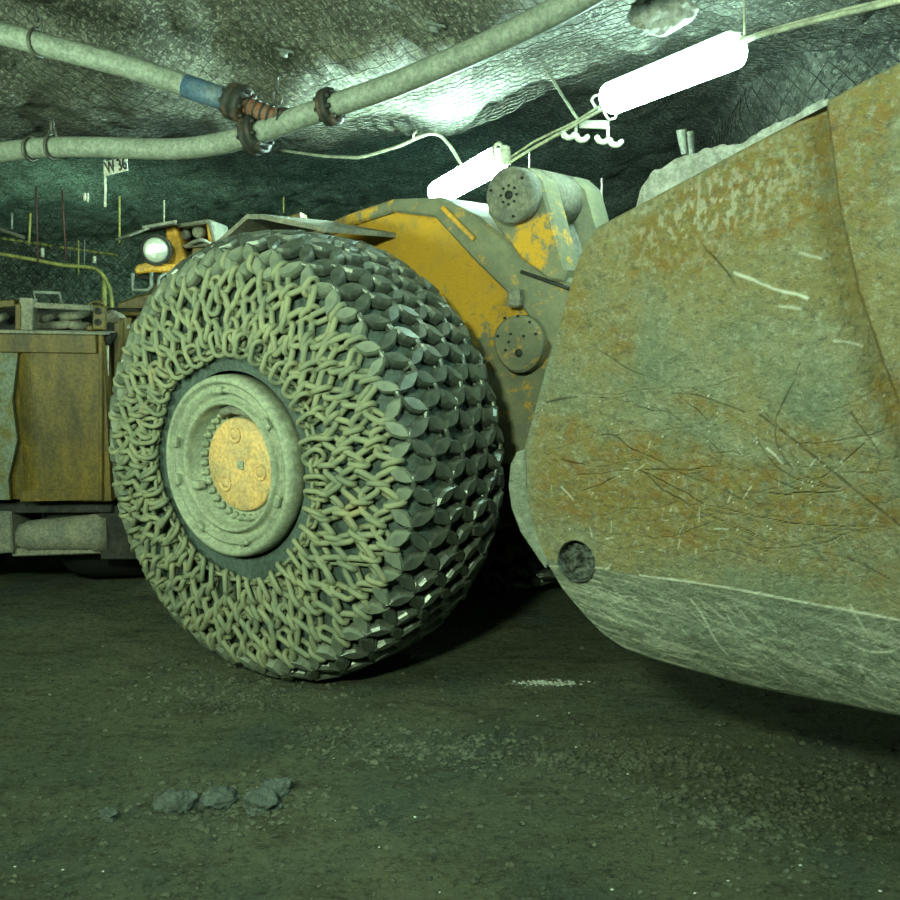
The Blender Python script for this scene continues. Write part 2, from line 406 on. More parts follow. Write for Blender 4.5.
o = mesh_sheet('wire_mesh', -7, -.5, 1.0, 2.9, .14, lambda u, v: p3(u, 12.35+.1*np.sin(u*2), v), .005)
tag(o, 'dim wire mesh sheet on the back wall at far left, behind the rear deck', 'wire mesh')

# ================================================================== TYRE WITH CHAIN (loader coordinates)
EXP = .55
def prof(tt, d=0.):
    """tt 0..1 outer bead -> tread -> inner bead; d = distance below the chain's outer skin"""
    ang = np.pi*np.asarray(tt, float); c, s_ = np.cos(ang), np.sin(ang); Hh = R_O-.395
    return T_W/2-(T_W/2-d)*np.sign(c)*abs(c)**EXP, R_O-Hh+(Hh-d)*abs(s_)**EXP
_tt = np.linspace(0, 1, 2001); _a, _r = prof(_tt, .022); _len = np.concatenate([[0], np.cumsum(np.hypot(np.diff(_a), np.diff(_r)))]); LT = _len[-1]
def surf(theta, l, h=0., flat=True):
    """point + frame on the skin; l arclength from outer bead"""
    a = np.interp(l, _len, _a); r = np.interp(l, _len, _r)
    da = np.interp(l+.004, _len, _a)-np.interp(l-.004, _len, _a); dr = np.interp(l+.004, _len, _r)-np.interp(l-.004, _len, _r)
    q = math.hypot(da, dr); da /= q; dr /= q
    rad = np.array([math.cos(theta), 0, math.sin(theta)]); tan = np.array([-math.sin(theta), 0, math.cos(theta)]); ax = np.array([0, 1., 0])
    el = da*ax+dr*rad; en = -dr*ax+da*rad
    P = np.array([0, 0, HUBZ])+a*ax+r*rad+h*en
    if flat and P[2] < .032: P[2] = .032
    return P, tan, el, en
def wheel_tyre(name, parent, y0=0., m=None):
    tt = np.linspace(0, 1, 56); a, r = prof(tt, .052); th = np.linspace(0, 2*np.pi, 121)
    V = p3(r[:, None]*np.cos(th), a[:, None]+0*th+y0, HUBZ+r[:, None]*np.sin(th)); V[..., 2] = np.maximum(V[..., 2], .018)
    return MB().grid(V).build(name, m or mat['rubber'], parent)
def ring_verts(L, W, r, nM=14, nm=6):
    """stadium ring, long axis x, wire radius r"""
    a = np.linspace(0, 2*np.pi, nM, endpoint=False); st = (L-W)/2
    c = np.stack([np.cos(a)*W/2+np.sign(np.cos(a))*st, np.sin(a)*W/2], 1)
    t_ = np.roll(c, -1, 0)-np.roll(c, 1, 0); t_ /= np.linalg.norm(t_, axis=1)[:, None]; nn = np.stack([t_[:, 1], -t_[:, 0]], 1)
    b = np.linspace(0, 2*np.pi, nm, endpoint=False)
    V = np.zeros((nM, nm, 3)); V[..., :2] = c[:, None]+r*np.cos(b)[None, :, None]*nn[:, None]; V[..., 2] = r*np.sin(b)
    F = [(i*nm+k, ((i+1) % nM)*nm+k, ((i+1) % nM)*nm+(k+1) % nm, i*nm+(k+1) % nm) for i in range(nM) for k in range(nm)]
    return V.reshape(-1, 3), F
def leaf_verts(L, W, H):
    """pointed wear link: long axis x, bevelled flat top facing +z"""
    o = np.array([(-.5, 0), (-.26, .34), (.04, .5), (.27, .32), (.5, 0), (.26, -.34), (-.04, -.5), (-.27, -.32)])
    rows = [(1., -.5), (1.06, .0), (.98, .22), (.74, .5)]
    V = np.concatenate([np.c_[o*[L, W]*[k if k > .9 else .80, k], np.full(8, z*H)] for k, z in rows]); F = [tuple(range(8))[::-1], tuple(24+i for i in range(8))]
    for j in range(3):
        for i in range(8): F.append((j*8+i, j*8+(i+1) % 8, (j+1)*8+(i+1) % 8, (j+1)*8+i))
    return V, F
def place(V, P, x, y, z): return P+V[:, :1]*x+V[:, 1:2]*y+V[:, 2:3]*z
def frame(tan, el, en, tilt, roll):
    x = math.cos(tilt)*el+math.sin(tilt)*tan; y = np.cross(en, x); return x, math.cos(roll)*y+math.sin(roll)*en, math.cos(roll)*en-math.sin(roll)*y

NT = 66
def build_chain(front=True):
    dusty = MB(); leafs = MB(); shoulder = MB(); singles = []; rnd = random.Random(11)
    da = 2*math.pi/NT
    l_of = lambda r: float(np.interp(r, _r[:900], _len[:900]))
    l_in = l_of(.490)
    def clampV(V): V[:, 2] = np.maximum(V[:, 2], .003+rnd.random()*.004); return V
    # side rows (outer wall) ------------------------------------
    l_leaf0 = l_of(.855)
    rows = [(l_of(.585), .080), (l_of(.660), .082), (l_of(.738), .084), (l_of(.808), .078)]
    wob = lambda th, k: .010*math.sin(3*th+k)+.008*math.sin(7*th+2*k)
    for sgn in ((0, 1) if front else (0,)):
        mir = (lambda l: l) if sgn == 0 else (lambda l: LT-l)
        if sgn == 1: rr = rows[3:]
        else: rr = rows
        for k, (l, Ll) in enumerate(rr):
            for i in range(NT):
                th = (i+.5+rnd.uniform(-.13, .13))*da; ll = l+wob(th, k)+rnd.uniform(-.008, .008)
                P, tn, el, en = surf(th, mir(ll), rnd.uniform(-.002, .012))
                loose = .5+.5*math.sin(th*2+1.2)
                tilt = (.50+rnd.uniform(-.16, .22)*(1+loose*.6))*(1 if (i+k) % 2 else -1)
                if k == len(rr)-1 and (sgn or (math.sin(th) > -.3 and math.cos(th) < .35)):
                    V, F = leaf_verts(.108*rnd.uniform(.95, 1.06), .052*rnd.uniform(.9, 1.1), .044)
                    x, y, z = frame(tn, el, en, tilt, rnd.uniform(-.25, .25)); shoulder.add(clampV(place(V, P, x, y, z)), F, False); continue
                V, F = ring_verts(Ll*rnd.uniform(1.06, 1.22), .042, .0130)
                x, y, z = frame(tn, el, en, tilt, rnd.choice((-1, 1))*rnd.uniform(.5, 1.0))
                dusty.add(clampV(place(V, P, x, y, z)), F)
        # connectors between rows at the zigzag corners
        ls = [l_of(.545)]+[(rr[q][0]+rr[q+1][0])/2 for q in range(len(rr)-1)]+[(rr[-1][0]+l_leaf0)/2]
        if sgn == 1: ls = ls[1:]
        for k, l in enumerate(ls):
            for i in range(NT):
                if (i+k+sgn) % 2 == 0: continue
                th = (i+rnd.uniform(-.12, .12))*da
                P, tn, el, en = surf(th, mir(l+wob(th, k)), .006)
                V, F = ring_verts(.072, .046, .0125)
                x, y, z = frame(tn, el, en, rnd.uniform(-.35, .35), rnd.uniform(1.15, 1.7))
                dusty.add(clampV(place(V, P, x, y, z)), F)
        if sgn: continue
        # large hook rings at the inner edge and the closing chain behind them
        NH = 42
        for i in range(NH):
            th = (i+rnd.uniform(-.15, .15))*2*math.pi/NH
            P, tn, el, en = surf(th, l_in+.018+wob(th, 5)+rnd.uniform(-.005, .005), .016)
            V, F = ring_verts(.100, .058, .0108, 16)
            x, y, z = frame(tn, el, en, rnd.uniform(-.1, .35), rnd.uniform(.55, 1.25))
            dusty.add(clampV(place(V, P, x, y, z)), F)
        NB = 68
        for i in range(NB):
            th = i*2*math.pi/NB
            P, tn, el, en = surf(th, l_in+wob(th, 5)-.004, -.004)
            V, F = ring_verts(.060, .036, .0085, 12)
            x, y, z = frame(tn, el, en, math.pi/2+rnd.uniform(-.15, .15), (i % 2)*1.5+rnd.uniform(-.2, .2))
            dusty.add(place(V, P, x, y, z), F)
    # tread rows of wear links -----------------------------------
    lA, lB = l_leaf0, LT-l_of(.83)
    nrow = 10; step = (lB-lA)/(nrow-1)
    cand = []
    for k in range(nrow):
        l = lA+k*step
        for i in range(NT):
            th = (i+.5+rnd.uniform(-.07, .07))*da
            P, tn, el, en = surf(th, l+rnd.uniform(-.006, .006), .004+rnd.uniform(-.004, .006))
            tilt = (.62+rnd.uniform(-.12, .14))*(1 if (i+k+len(rows)) % 2 else -1)
            V, F = leaf_verts(.130*rnd.uniform(.93, 1.04), .057*rnd.uniform(.88, 1.10), .046)
            x, y, z = frame(tn, el, en, tilt, rnd.uniform(-.18, .18))
            W = clampV(place(V, P, x, y, z))
            # seen from the camera?
            wp = ORG+P[0]*ex+P[1]*ey+np.array([0, 0, P[2]]); wn = en[0]*ex+en[1]*ey+np.array([0, 0, en[2]])
            vis = float(np.dot(wn, np.array([0, 0, CAMZ])-wp)/np.linalg.norm(wp-np.array([0, 0, CAMZ])))
            cand.append((W, F, vis, th, k))
        if k < nrow-1:
            for i in range(NT):
                if (i+k+len(rows)) % 2 == 1: continue
                th = (i+rnd.uniform(-.1, .1))*da
                P, tn, el, en = surf(th, l+step/2, -.004)
                V, F = ring_verts(.074, .044, .0110, 12)
                x, y, z = frame(tn, el, en, math.pi/2+rnd.uniform(-.3, .3), rnd.uniform(1.2, 1.7))
                leafs.add(clampV(place(V, P, x, y, z)), F)
    order = sorted(range(len(cand)), key=lambda q: -cand[q][2])
    chosen = set(order[:96])
    for q, (W, F, vis, th, k) in enumerate(cand):
        if q in chosen and front: singles.append((W, F, th, k))
        elif k <= 0: shoulder.add(W, F, False)
        else: leafs.add(W, F, False)
    return dusty, leafs, shoulder, singles

LOADER = empty('underground_loader', (HX, HY, 0), -YAW)
tag(LOADER, 'large worn yellow underground mining loader with a raised steel bucket', 'loader')
CH = empty('tire_chain', (HX, HY, 0), -YAW)
tag(CH, 'dusty steel protection chain net wrapped around the large front tire of the loader', 'tire chain')
du, le, sh, si = build_chain()
tag(sh.build('shoulder_net', mat['leafdust'], CH), 'dust covered pointed links round the outer shoulder', kind='stuff')
tag(du.build('side_net', mat['link'], CH), 'dusty oval and hook rings on the tire sidewall', kind='stuff')
tag(le.build('tread_net', mat['leaf'], CH), 'dark worn pointed links across the tread', kind='stuff')
for W, F, th, k in si:
    c = W.mean(0); mb = MB().add(W-c, F, False)
    o = mb.build('wear_link', mat['leafdust' if k <= 0 else 'leaf'], CH); o.location = c

# wheel parts
RS = .915
def rimz(prof_, name, parent, m, n=72): return MB().lathe([(a, r*RS) for a, r in prof_], (0, 0, HUBZ), (0, 1, 0), n).build(name, m, parent)
FW = empty('front_wheel', (0, 0, 0), 0, LOADER)
wheel_tyre('tire', FW)
# rim: outer flange, lock ring, cone and barrel
q_ = .978/RS
rimz([(a, r*q_) for a, r in [(.10, .393), (.012, .389), (-.012, .380), (-.02, .366), (-.014, .356), (.004, .353), (.010, .335), (-.006, .331), (-.008, .320), (.020, .311), (.030, .293), (.018, .283), (-.002, .279), (-.006, .270), (.004, .263), (.02, .259), (.092, .257), (.094, .19)]], 'rim', FW, mat['rim'])
# sandy planetary hub cover with raised edge
rimz([(.10, .216), (.078, .216), (.070, .208), (.070, .10), (.070, .0001)], 'hub_cover', FW, mat['hub'], 56)
for a in (100, 225, 350):
    c = (.125*math.cos(math.radians(a)), 0, HUBZ+.125*math.sin(math.radians(a)))
    MB().lathe([(.072, .036), (.062, .034), (.062, .027), (.073, .025), (.073, .018), (.060, .016), (.060, .0001)], c, (0, 1, 0), 18).build('hub_plug', mat['hub'], FW)
MB().box((0.01, .067, HUBZ), (.035, .012, .035), bev=.003).build('center_plug', mat['rim'], FW)
for i in range(34):
    a = 2*math.pi*(i+.3)/34
    c = (.228*math.cos(a), 0, HUBZ+.228*math.sin(a))
    MB().lathe([(.094, .0150), (.076, .0150), (.073, .010), (.060, .009), (.057, .006), (.057, .0001)], c, (0, 1, 0), 8).build('wheel_bolt', mat['rim'], FW)
for a in (95, 38, -20, -72, -122, 165, 195):   # wedge clamps round the lock ring
    a = math.radians(a); r0 = .318
    R_ = np.array([[math.cos(a), 0, -math.sin(a)], [0, 1, 0], [math.sin(a), 0, math.cos(a)]])
    MB().box((r0*math.cos(a), -.008, HUBZ+r0*math.sin(a)), (.028, .028, .052), R_, .006).build('rim_lug', mat['rim'], FW)
a = math.radians(205); MB().box((.240*math.cos(a), .03, HUBZ+.240*math.sin(a)), (.05, .05, .035), None, .008).build('valve_block', mat['rim'], FW)
MB().tube([(.12, .07, HUBZ+.205), (.06, .05, HUBZ+.228), (-.01, .045, HUBZ+.236), (-.07, .05, HUBZ+.218), (-.09, .07, HUBZ+.20)], [.014, .018, .02, .018, .012], 8).build('valve_guard', mat['dusty'], FW)

# opposite front wheel with its own chain
FW2 = empty('front_wheel', (0, 0, 0), 0, LOADER)
wheel_tyre('tire', FW2, 1.62, mat['deadrubber'])
MB().lathe([(1.72, .43), (1.66, .41), (1.7, .3), (1.85, .27), (1.85, .0001)], (0, 0, HUBZ), (0, 1, 0), 40).build('rim', mat['dark'], FW2)
CH2 = empty('tire_chain', (HX+ey[0]*1.62, HY+ey[1]*1.62, 0), -YAW)
tag(CH2, 'dark tire chain on the far front wheel, deep in the shade under the loader', 'tire chain')
rnd = random.Random(5); mb = MB()
for k in range(9):
    for i in range(NT):
        l = .34+k*.115; th = (i+.5)*2*math.pi/NT; P, tn, el, en = surf(th, l, 0)
        V, F = leaf_verts(.115, .05, .04); x, y, z = frame(tn, el, en, .5*(1 if (i+k) % 2 else -1), 0)
        W = place(V, P, x, y, z); W[:, 2] = np.maximum(W[:, 2], .004); mb.add(W, F, False)
tag(mb.build('tread_net', mat['leaf'], CH2), kind='stuff')

# ================================================================== BUCKET
BY = -.12; BW = 1.95
BK = empty('bucket', (0, 0, 0), 0, LOADER)
low = poly([(523, 452), (524, 500), (534, 540), (546, 565)], BY)+poly([(562, 591), (580, 617)], BY+.02)+poly([(600, 638)], BY+.04)+poly([(625, 652), (660, 666), (740, 690), (820, 706), (900, 721), (960, 731)], BY+.075)
up = poly([(523, 452), (533, 415), (548, 360), (562, 315), (577, 262), (584, 243), (594, 228), (612, 218), (640, 203), (700, 171), (760, 139), (825, 105), (900, 66), (960, 34)], BY)
low = np.array(low); up = np.array(up)
low[:, 0] = np.maximum.accumulate(low[:, 0]+np.arange(len(low))*1e-4); up[:, 0] = np.maximum.accumulate(up[:, 0]+np.arange(len(up))*1e-4)
xa, xb = low[0, 0], min(low[-1, 0], up[-1, 0])
cz0, cz1 = onp(560, 561, BY), onp(900, 618, BY)
crease = lambda x: cz0[1]+(x-cz0[0])*(cz1[1]-cz0[1])/(cz1[0]-cz0[0])
nu = 470; nv = 400
xg = xa+(xb-xa)*np.linspace(0, 1, nu)**1.25; vg = np.linspace(0, 1, nv)
zl = np.interp(xg, low[:, 0], low[:, 1]); zu = np.interp(xg, up[:, 0], up[:, 1])
X = np.repeat(xg[:, None], nv, 1); Z = zl[:, None]+(zu-zl)[:, None]*vg[None]
below = np.clip(crease(X)-Z, 0, None)
def plateY(X, Z):
    y = BY+0*X; b = np.clip(crease(X)-Z, 0, None)
    y = y+np.minimum(b, .30)*.22+.9*np.clip(b-.17, 0, 1)**1.6
    y = y+(fbm(p3(X*2.2, Z*2.2), 3, 61)-.5)*.022
    y = y+(fbm(p3(X*9, Z*9), 4, 62)-.5)*.004
    return y
Yg = plateY(X, Z)
# overlay plate ahead of the fold line
fold = np.array(poly([(824, 100), (836, 200), (856, 290), (880, 360), (902, 416), (960, 520)], BY)); fold = fold[np.argsort(-fold[:, 1])]
foldx = np.interp(-Z, -fold[:, 1], fold[:, 0])
Yg = Yg-.035*sstep(-.004, .018, X-foldx)+.030*sstep(-.11, -.01, X-foldx)*(1-sstep(-.004, .018, X-foldx))
# edge rounding
edge = np.minimum((Z-zl[:, None]), (zu[:, None]-Z)); Yg = Yg+.012*(1-sstep(0, .012, edge))
# hole
hc = np.array(onp(577, 561, BY)); hr = .064
D = np.hypot((X-hc[0]), (Z-hc[1])/1.02)
P = np.stack([X, Yg, Z], -1).reshape(-1, 3)
# paint
xf, zf = X.ravel(), Z.ravel(); N_ = len(xf)
xw_ = xf+(fbm(p3(xf*6, zf*6), 4, 141)-.5)*.055; zw_ = zf+(fbm(p3(xf*6, zf*6), 4, 143)-.5)*.055
def distpoly(pts, cl=True, warp=True):
    xq, zq = (xw_, zw_) if warp else (xf, zf)
    Q = np.array(poly(pts, BY))
    if len(Q) > 2:      # round the corners
        for _ in range(2):
            q = [Q[0]]
            for a, b in zip(Q[:-1], Q[1:]): q += [a*.75+b*.25, a*.25+b*.75]
            Q = np.array(q+[Q[-1]])
    d = np.full(N_, 9.)
    for a, b in zip(Q[:-1], Q[1:]):
        e = b-a; tt = np.clip(((xq-a[0])*e[0]+(zq-a[1])*e[1])/(e@e+1e-12), 0, 1)
        d = np.minimum(d, np.hypot(xq-a[0]-tt*e[0], zq-a[1]-tt*e[1]))
    return d
def blob(px, py, sx, sy, ang=0):
    c = onp(px, py, BY); dx, dz = xf-c[0], zf-c[1]; a = math.radians(ang); u = dx*math.cos(a)+dz*math.sin(a); v = -dx*math.sin(a)+dz*math.cos(a)
    return np.exp(-((u/sx)**2+(v/sy)**2))
n1 = fbm(p3(xf*5, zf*5), 5, 81); n2 = fbm(p3(xf*2, zf*9), 5, 83); n3 = fbm(p3(xf*16, zf*16), 5, 85)
rust = np.clip(1.25*blob(745, 195, .30, .13, 28)+.9*blob(700, 235, .28, .08, 10)+.8*blob(615, 350, .10, .10, -40)+.9*blob(560, 300, .07, .10)
               + 1.0*blob(850, 120, .22, .06, 22)+.6*blob(860, 200, .12, .2)+.7*blob(885, 400, .08, .1)+1.05*blob(640, 450, .32, .05, -8)+1.1*blob(800, 500, .42, .085, -6)
               + .8*blob(560, 450, .08, .10)+.7*blob(745, 420, .30, .035, -14)+.85*blob(700, 530, .6, .08, -8)+.6*blob(600, 500, .2, .12), 0, 1.2)
rust = np.clip(rust*1.7-(1.15-n1*1.7)+(n3-.5)*.8, 0, 1)
rust = np.maximum(rust, .9*(distpoly([(826, 110), (838, 200), (858, 290), (882, 360), (902, 416)], warp=False) < .016)*np.clip(n3*2-.4, 0, 1))
bare = sstep(-.006, .01, crease(xf)-zf)*(1-.25*n2)
bare = np.maximum(bare, .75*(1-sstep(0, .045, np.abs(xf-np.interp(zf, up[:, 1], up[:, 0]))))*sstep(.25, .5, n3)*(zf < onp(560, 330, BY)[1]))
dark = np.zeros(N_); bright = np.zeros(N_)
dk = [[(553, 450), (600, 435), (615, 433), (640, 458), (700, 480), (730, 495)], [(548, 403), (585, 398), (618, 403), (640, 411), (660, 408)],
      [(660, 405), (720, 455), (716, 470)], [(585, 492), (620, 475), (660, 470), (720, 468), (760, 475)], [(618, 458), (650, 480), (690, 505), (740, 525), (790, 545)],
      [(580, 475), (640, 470), (700, 500), (760, 515)], [(745, 492), (790, 493), (860, 488), (900, 494)], [(715, 470), (760, 475), (800, 489)], [(800, 360), (770, 430), (790, 470), (830, 487)],
      [(757, 440), (770, 465), (800, 483), (850, 488)], [(700, 478), (735, 497), (750, 498)], [(850, 410), (880, 450), (870, 480)], [(760, 470), (766, 500), (764, 518)],
      [(655, 375), (690, 402), (720, 430)], [(565, 460), (600, 468), (640, 462)], [(690, 515), (730, 510), (790, 520), (850, 530), (900, 527)],
      [(720, 540), (760, 545), (820, 560)], [(820, 478), (850, 450), (862, 440)], [(701, 245), (718, 260), (739, 290)], [(600, 350), (640, 375), (700, 392), (745, 408)]]
for q, p_ in enumerate(dk):
    # jittered hairline
    d = distpoly(p_); dark = np.maximum(dark, (1-sstep(.0004, .0030, d))*np.clip(2.6*n3-.6, .2, 1))
dark = np.maximum(dark, 1.2*(1-sstep(.002, .0055, distpoly([(760, 416), (800, 446), (860, 495), (904, 530)], warp=False))))
rr = random.Random(3)
for q in range(60):
    x0 = rr.uniform(575, 890); y0 = rr.uniform(385, 560); a = rr.uniform(-1.2, .5); L_ = rr.uniform(15, 60)
    b = a+rr.uniform(-.6, .6)
    pts = [(x0, y0), (x0+L_*math.cos(a), y0-L_*math.sin(a)*.6), (x0+L_*math.cos(a)+L_*math.cos(b), y0-L_*.6*(math.sin(a)+math.sin(b)))]
    dark = np.maximum(dark, (1-sstep(.001, .0038, distpoly(pts)))*rr.uniform(.15, .5))
dark = np.maximum(dark, .55*sstep(.56, .66, fbm(p3(xf*7, zf*20), 6, 97))*blob(740, 500, .55, .09, -8))
br = [[(736, 274), (745, 279), (770, 285), (806, 295)], [(768, 450), (785, 466)], [(610, 560), (604, 566)], [(562, 487), (575, 500)], [(848, 608), (868, 640)], [(852, 648), (870, 658), (890, 655)],
      [(605, 592), (615, 596), (606, 600)], [(690, 600), (708, 625), (722, 660)], [(540, 566), (610, 568)], [(640, 575), (720, 586), (800, 601), (900, 620)], [(566, 575), (600, 583)],
      [(780, 303), (800, 306)], [(832, 340), (858, 346)], [(800, 250), (820, 256)]]
for q, p_ in enumerate(br):
    d = distpoly(p_, warp=q not in (8, 9, 10)); bright = np.maximum(bright, (1-sstep(.0012, .0048, d+(n3-.5)*.004))*(.9 if q in (0, 1, 9) else .6))
for q in range(190):
    if q < 140: x0 = rr.uniform(565, 900); y0 = (561+(x0-560)*.168)+rr.uniform(4, 92); a = rr.uniform(-1.0, -.1); L_ = rr.uniform(4, 42)
    else: x0 = rr.uniform(530, 880); y0 = rr.uniform(430, 560); a = rr.uniform(-2.4, .3); L_ = rr.uniform(2, 14)
    pts = [(x0, y0), (x0+L_*math.cos(a), y0-L_*math.sin(a))]
    bright = np.maximum(bright, (1-sstep(.0004, .0026, distpoly(pts)+(n3-.5)*.004))*rr.uniform(.2, .65))
for q in range(60):
    x0 = rr.uniform(540, 895); y0 = rr.uniform(395, 575); bright = np.maximum(bright, 1.0*(blob(x0, y0, rr.uniform(.0010, .0028), .0022) > .4))
flk = sstep(.56, .64, fbm(p3(xf*95, zf*55), 3, 91))*blob(715, 205, .26, .10, 20); bright = np.maximum(bright, .38*flk)
# strip lines of scraped steel running with the crease
bare_f = sstep(0, .01, crease(xf)-zf); bright = np.maximum(bright, bare_f*.30*sstep(.58, .70, fbm(p3(xf*5, zf*90+xf*14), 4, 93)))
col = np.stack([rust, np.clip(bright, 0, 1), np.clip(dark, 0, 1), np.clip(bare, 0, 1)], 1)
i, j = np.meshgrid(np.arange(nu-1), np.arange(nv-1), indexing='ij'); a = (i*nv+j).ravel(); Fq = np.stack([a, a+nv, a+nv+1, a+1], 1)
Df = D.ravel(); inside = Df < hr
keep = ~inside[Fq].all(1)
# snap the hole's rim to the circle
bd = np.unique(Fq[keep]); bd = bd[inside[bd]]
dx, dz = P[bd, 0]-hc[0], P[bd, 2]-hc[1]; s_ = hr/np.maximum(np.hypot(dx, dz), 1e-6); P[bd, 0] = hc[0]+dx*s_; P[bd, 2] = hc[1]+dz*s_
mb = MB(); mb.v = [P]; mb.f = [tuple(q) for q in Fq[keep].tolist()]; mb.smooth = [True]*len(mb.f); mb.n = len(P)
mb.build('side_plate', mat['bucket'], BK, col)
yh = float(plateY(np.array([hc[0]]), np.array([hc[1]]))[0])
th = np.linspace(0, 2*np.pi, 49); rg = np.array([hr+.002, hr, hr*.99, hr*.9, hr*.8, hr*.7, hr*.6, hr*.5, hr*.4, hr*.3, hr*.2, hr*.1, .0001]); dg = np.array([-.002, .030, .045]+[.042]*10)
V = p3(hc[0]+rg[:, None]*np.cos(th), yh+dg[:, None]+0*th, hc[1]+rg[:, None]*np.sin(th)); V[..., 1] += (dg[:, None] > 0)*(fbm(V*34, 4, 8, True)-.6)*.075
MB().grid(V).build('pin_hole', mat['holedirt'], BK)
# shell: back, underside and thickness of the side plate, swept across the machine
out = np.concatenate([up[::-1][2:], low[1:]]); yv = np.array([0.012, .06, .4, .9, 1.4, BW])
def shell_y(x, z): return plateY(np.array(x), np.array(z))+.012
sy = shell_y(out[:, 0], out[:, 1]); V = np.stack([p3(out[:, 0], np.where(q < .02, sy, BY+q+(.08 if q < .1 else 0)), out[:, 1]) for q in yv], 1)
MB().grid(V, False).build('back_shell', mat['dusty'], BK)
MB().plate(np.concatenate([up, low[::-1][:-1]]), BY+BW, BY+BW+.04).build('side_plate', mat['dusty'], BK)
# heel guard at the rear corner
g = poly([(526, 449), (517, 452), (511, 464), (509, 486), (512, 508), (521, 532), (540, 560), (546, 568), (548, 562), (533, 525), (527, 500), (526, 470)], BY)
gm = MB().plate(g, BY-.008, BY+.12, .006); cc = np.tile([0, .10, 0, 1.], (gm.n, 1)); gm.build('heel_guard', mat['bucket'], BK, cc)
# pale chip stuck on hole, small black notch
# ore load
def ore():
    t0 = np.array(poly([(636, 212), (641, 190), (655, 168), (668, 160), (700, 148), (740, 136), (790, 122), (822, 102), (880, 92), (960, 60)], BY+.10))
    xx = np.linspace(t0[0, 0], t0[-1, 0], 200); yy = BY+.075+1.68*np.linspace(0, 1, 110)**1.6
    XX, YY = np.meshgrid(xx, yy, indexing='ij'); zt = np.interp(XX, t0[:, 0], t0[:, 1])
    prof_ = sstep(-.02, .05, YY-BY-.05)*(1-.55*sstep(.5, 1.7, YY-BY))
    base = 1.5; zz = base+(zt-base)*prof_+(fbm(p3(XX*9, YY*9), 6, 17)-.5)*.07*prof_+(fbm(p3(XX*40, YY*40), 3, 18)-.5)*.018*prof_
    return MB().grid(p3(XX, YY, zz), False)
o = ore().build('ore_heap', mat['pale']); o.location = (HX, HY, 0); o.rotation_euler.z = -YAW
tag(o, 'pale rough broken ore heaped in the loader bucket, showing above its rim', 'ore', kind='stuff')

# ================================================================== BOOM
BO = empty('boom', (0, 0, 0), 0, LOADER); YB = .92
def paint_plate(pts, y0, y1, name, parent, dustfn, step_=.02, m='boom'):
    """flat plate filled with a fine grid so that dust can be painted; pts in pixels at plane y0"""
    Q = np.array(poly(pts, y0)); mb = MB()
    mb.plate(Q, y0, y1, .012); V = np.concatenate(mb.v)
    return mb, V
import bmesh
def plate_dense(pts, y0, y1, name, parent, fn, m='boom', cuts=.03, raw=False):
    Q = pts if raw else poly(pts, y0); mb = MB().plate(Q, y0, y1, .012)
    bm = bmesh.new(); vs = [bm.verts.new(v) for v in np.concatenate(mb.v)]
    for f in mb.f: bm.faces.new([vs[i] for i in f])
    bmesh.ops.recalc_face_normals(bm, faces=bm.faces)
    bmesh.ops.triangulate(bm, faces=[f for f in bm.faces if len(f.verts) > 4])
    for _ in range(7):
        es = [e for e in bm.edges if e.calc_length() > cuts*1.5]
        if not es: break
        bmesh.ops.subdivide_edges(bm, edges=es, cuts=1); bmesh.ops.triangulate(bm, faces=[f for f in bm.faces if len(f.verts) > 4])
    me = bpy.data.meshes.new(name); bm.to_mesh(me); bm.free(); me.materials.append(mat[m])
    co = np.empty(len(me.vertices)*3); me.vertices.foreach_get('co', co); co = co.reshape(-1, 3)
    r = fn(co[:, 0], co[:, 2]); at_ = me.color_attributes.new('paint', 'FLOAT_COLOR', 'POINT')
    at_.data.foreach_set('color', np.stack([r, r, r, r], 1).astype(np.float32).ravel())
    o = bpy.data.objects.new(name, me); S.collection.objects.link(o); o.parent = parent; return o
def dist2(x, z, pts, y):
    Q = np.array(poly(pts, y)); d = np.full(len(x), 9.)
    for a, b in zip(Q[:-1], Q[1:]):
        e = b-a; tt = np.clip(((x-a[0])*e[0]+(z-a[1])*e[1])/(e@e+1e-12), 0, 1); d = np.minimum(d, np.hypot(x-a[0]-tt*e[0], z-a[1]-tt*e[1]))
    return d
bx0 = onp(520, 300, YB)
def boomdust(x, z):
    # dusty towards the nose of the arm and low down
    c = onp(430, 262, YB); d = np.hypot((x-c[0])/.72, (z-c[1])/.42)
    return np.clip(.12+.60*sstep(.50, 1.15, d)+.0*x, 0, 1)
plate_dense([(314, 240), (345, 224), (388, 208), (432, 211), (470, 240), (520, 288), (560, 320), (620, 420), (570, 470), (480, 462), (400, 420), (300, 420)], YB, YB+.75, 'arm', BO, boomdust)
# raised dusty flange along the top edge
plate_dense([(300, 240), (312, 230), (345, 215), (392, 199), (440, 197), (478, 216), (530, 258), (590, 290), (640, 330), (640, 400), (575, 400), (548, 344), (520, 306), (475, 262), (434, 217), (392, 212), (348, 226), (318, 240)],
            YB-.035, YB+.60, 'top_flange', BO, lambda x, z: .80-.38*(1-sstep(.0, .5, np.abs(x-onp(345, 210, YB)[0])))*(1-0*z))
# long slot rib on the flange
MB().beam([*[(lambda q: (q[0], YB-.045, q[1]))(onp(448, 208, YB))][0]], [*[(lambda q: (q[0], YB-.045, q[1]))(onp(480, 240, YB))][0]], .02, .02).build('weld_rib', mat['yellow'], BO)
MB().tube([(*[onp(526, 272, YB)[0]], YB-.04, onp(526, 272, YB)[1]), (onp(575, 289, YB)[0], YB-.045, onp(575, 289, YB)[1])], .008, 6).build('grease_line', mat['dark'], BO)
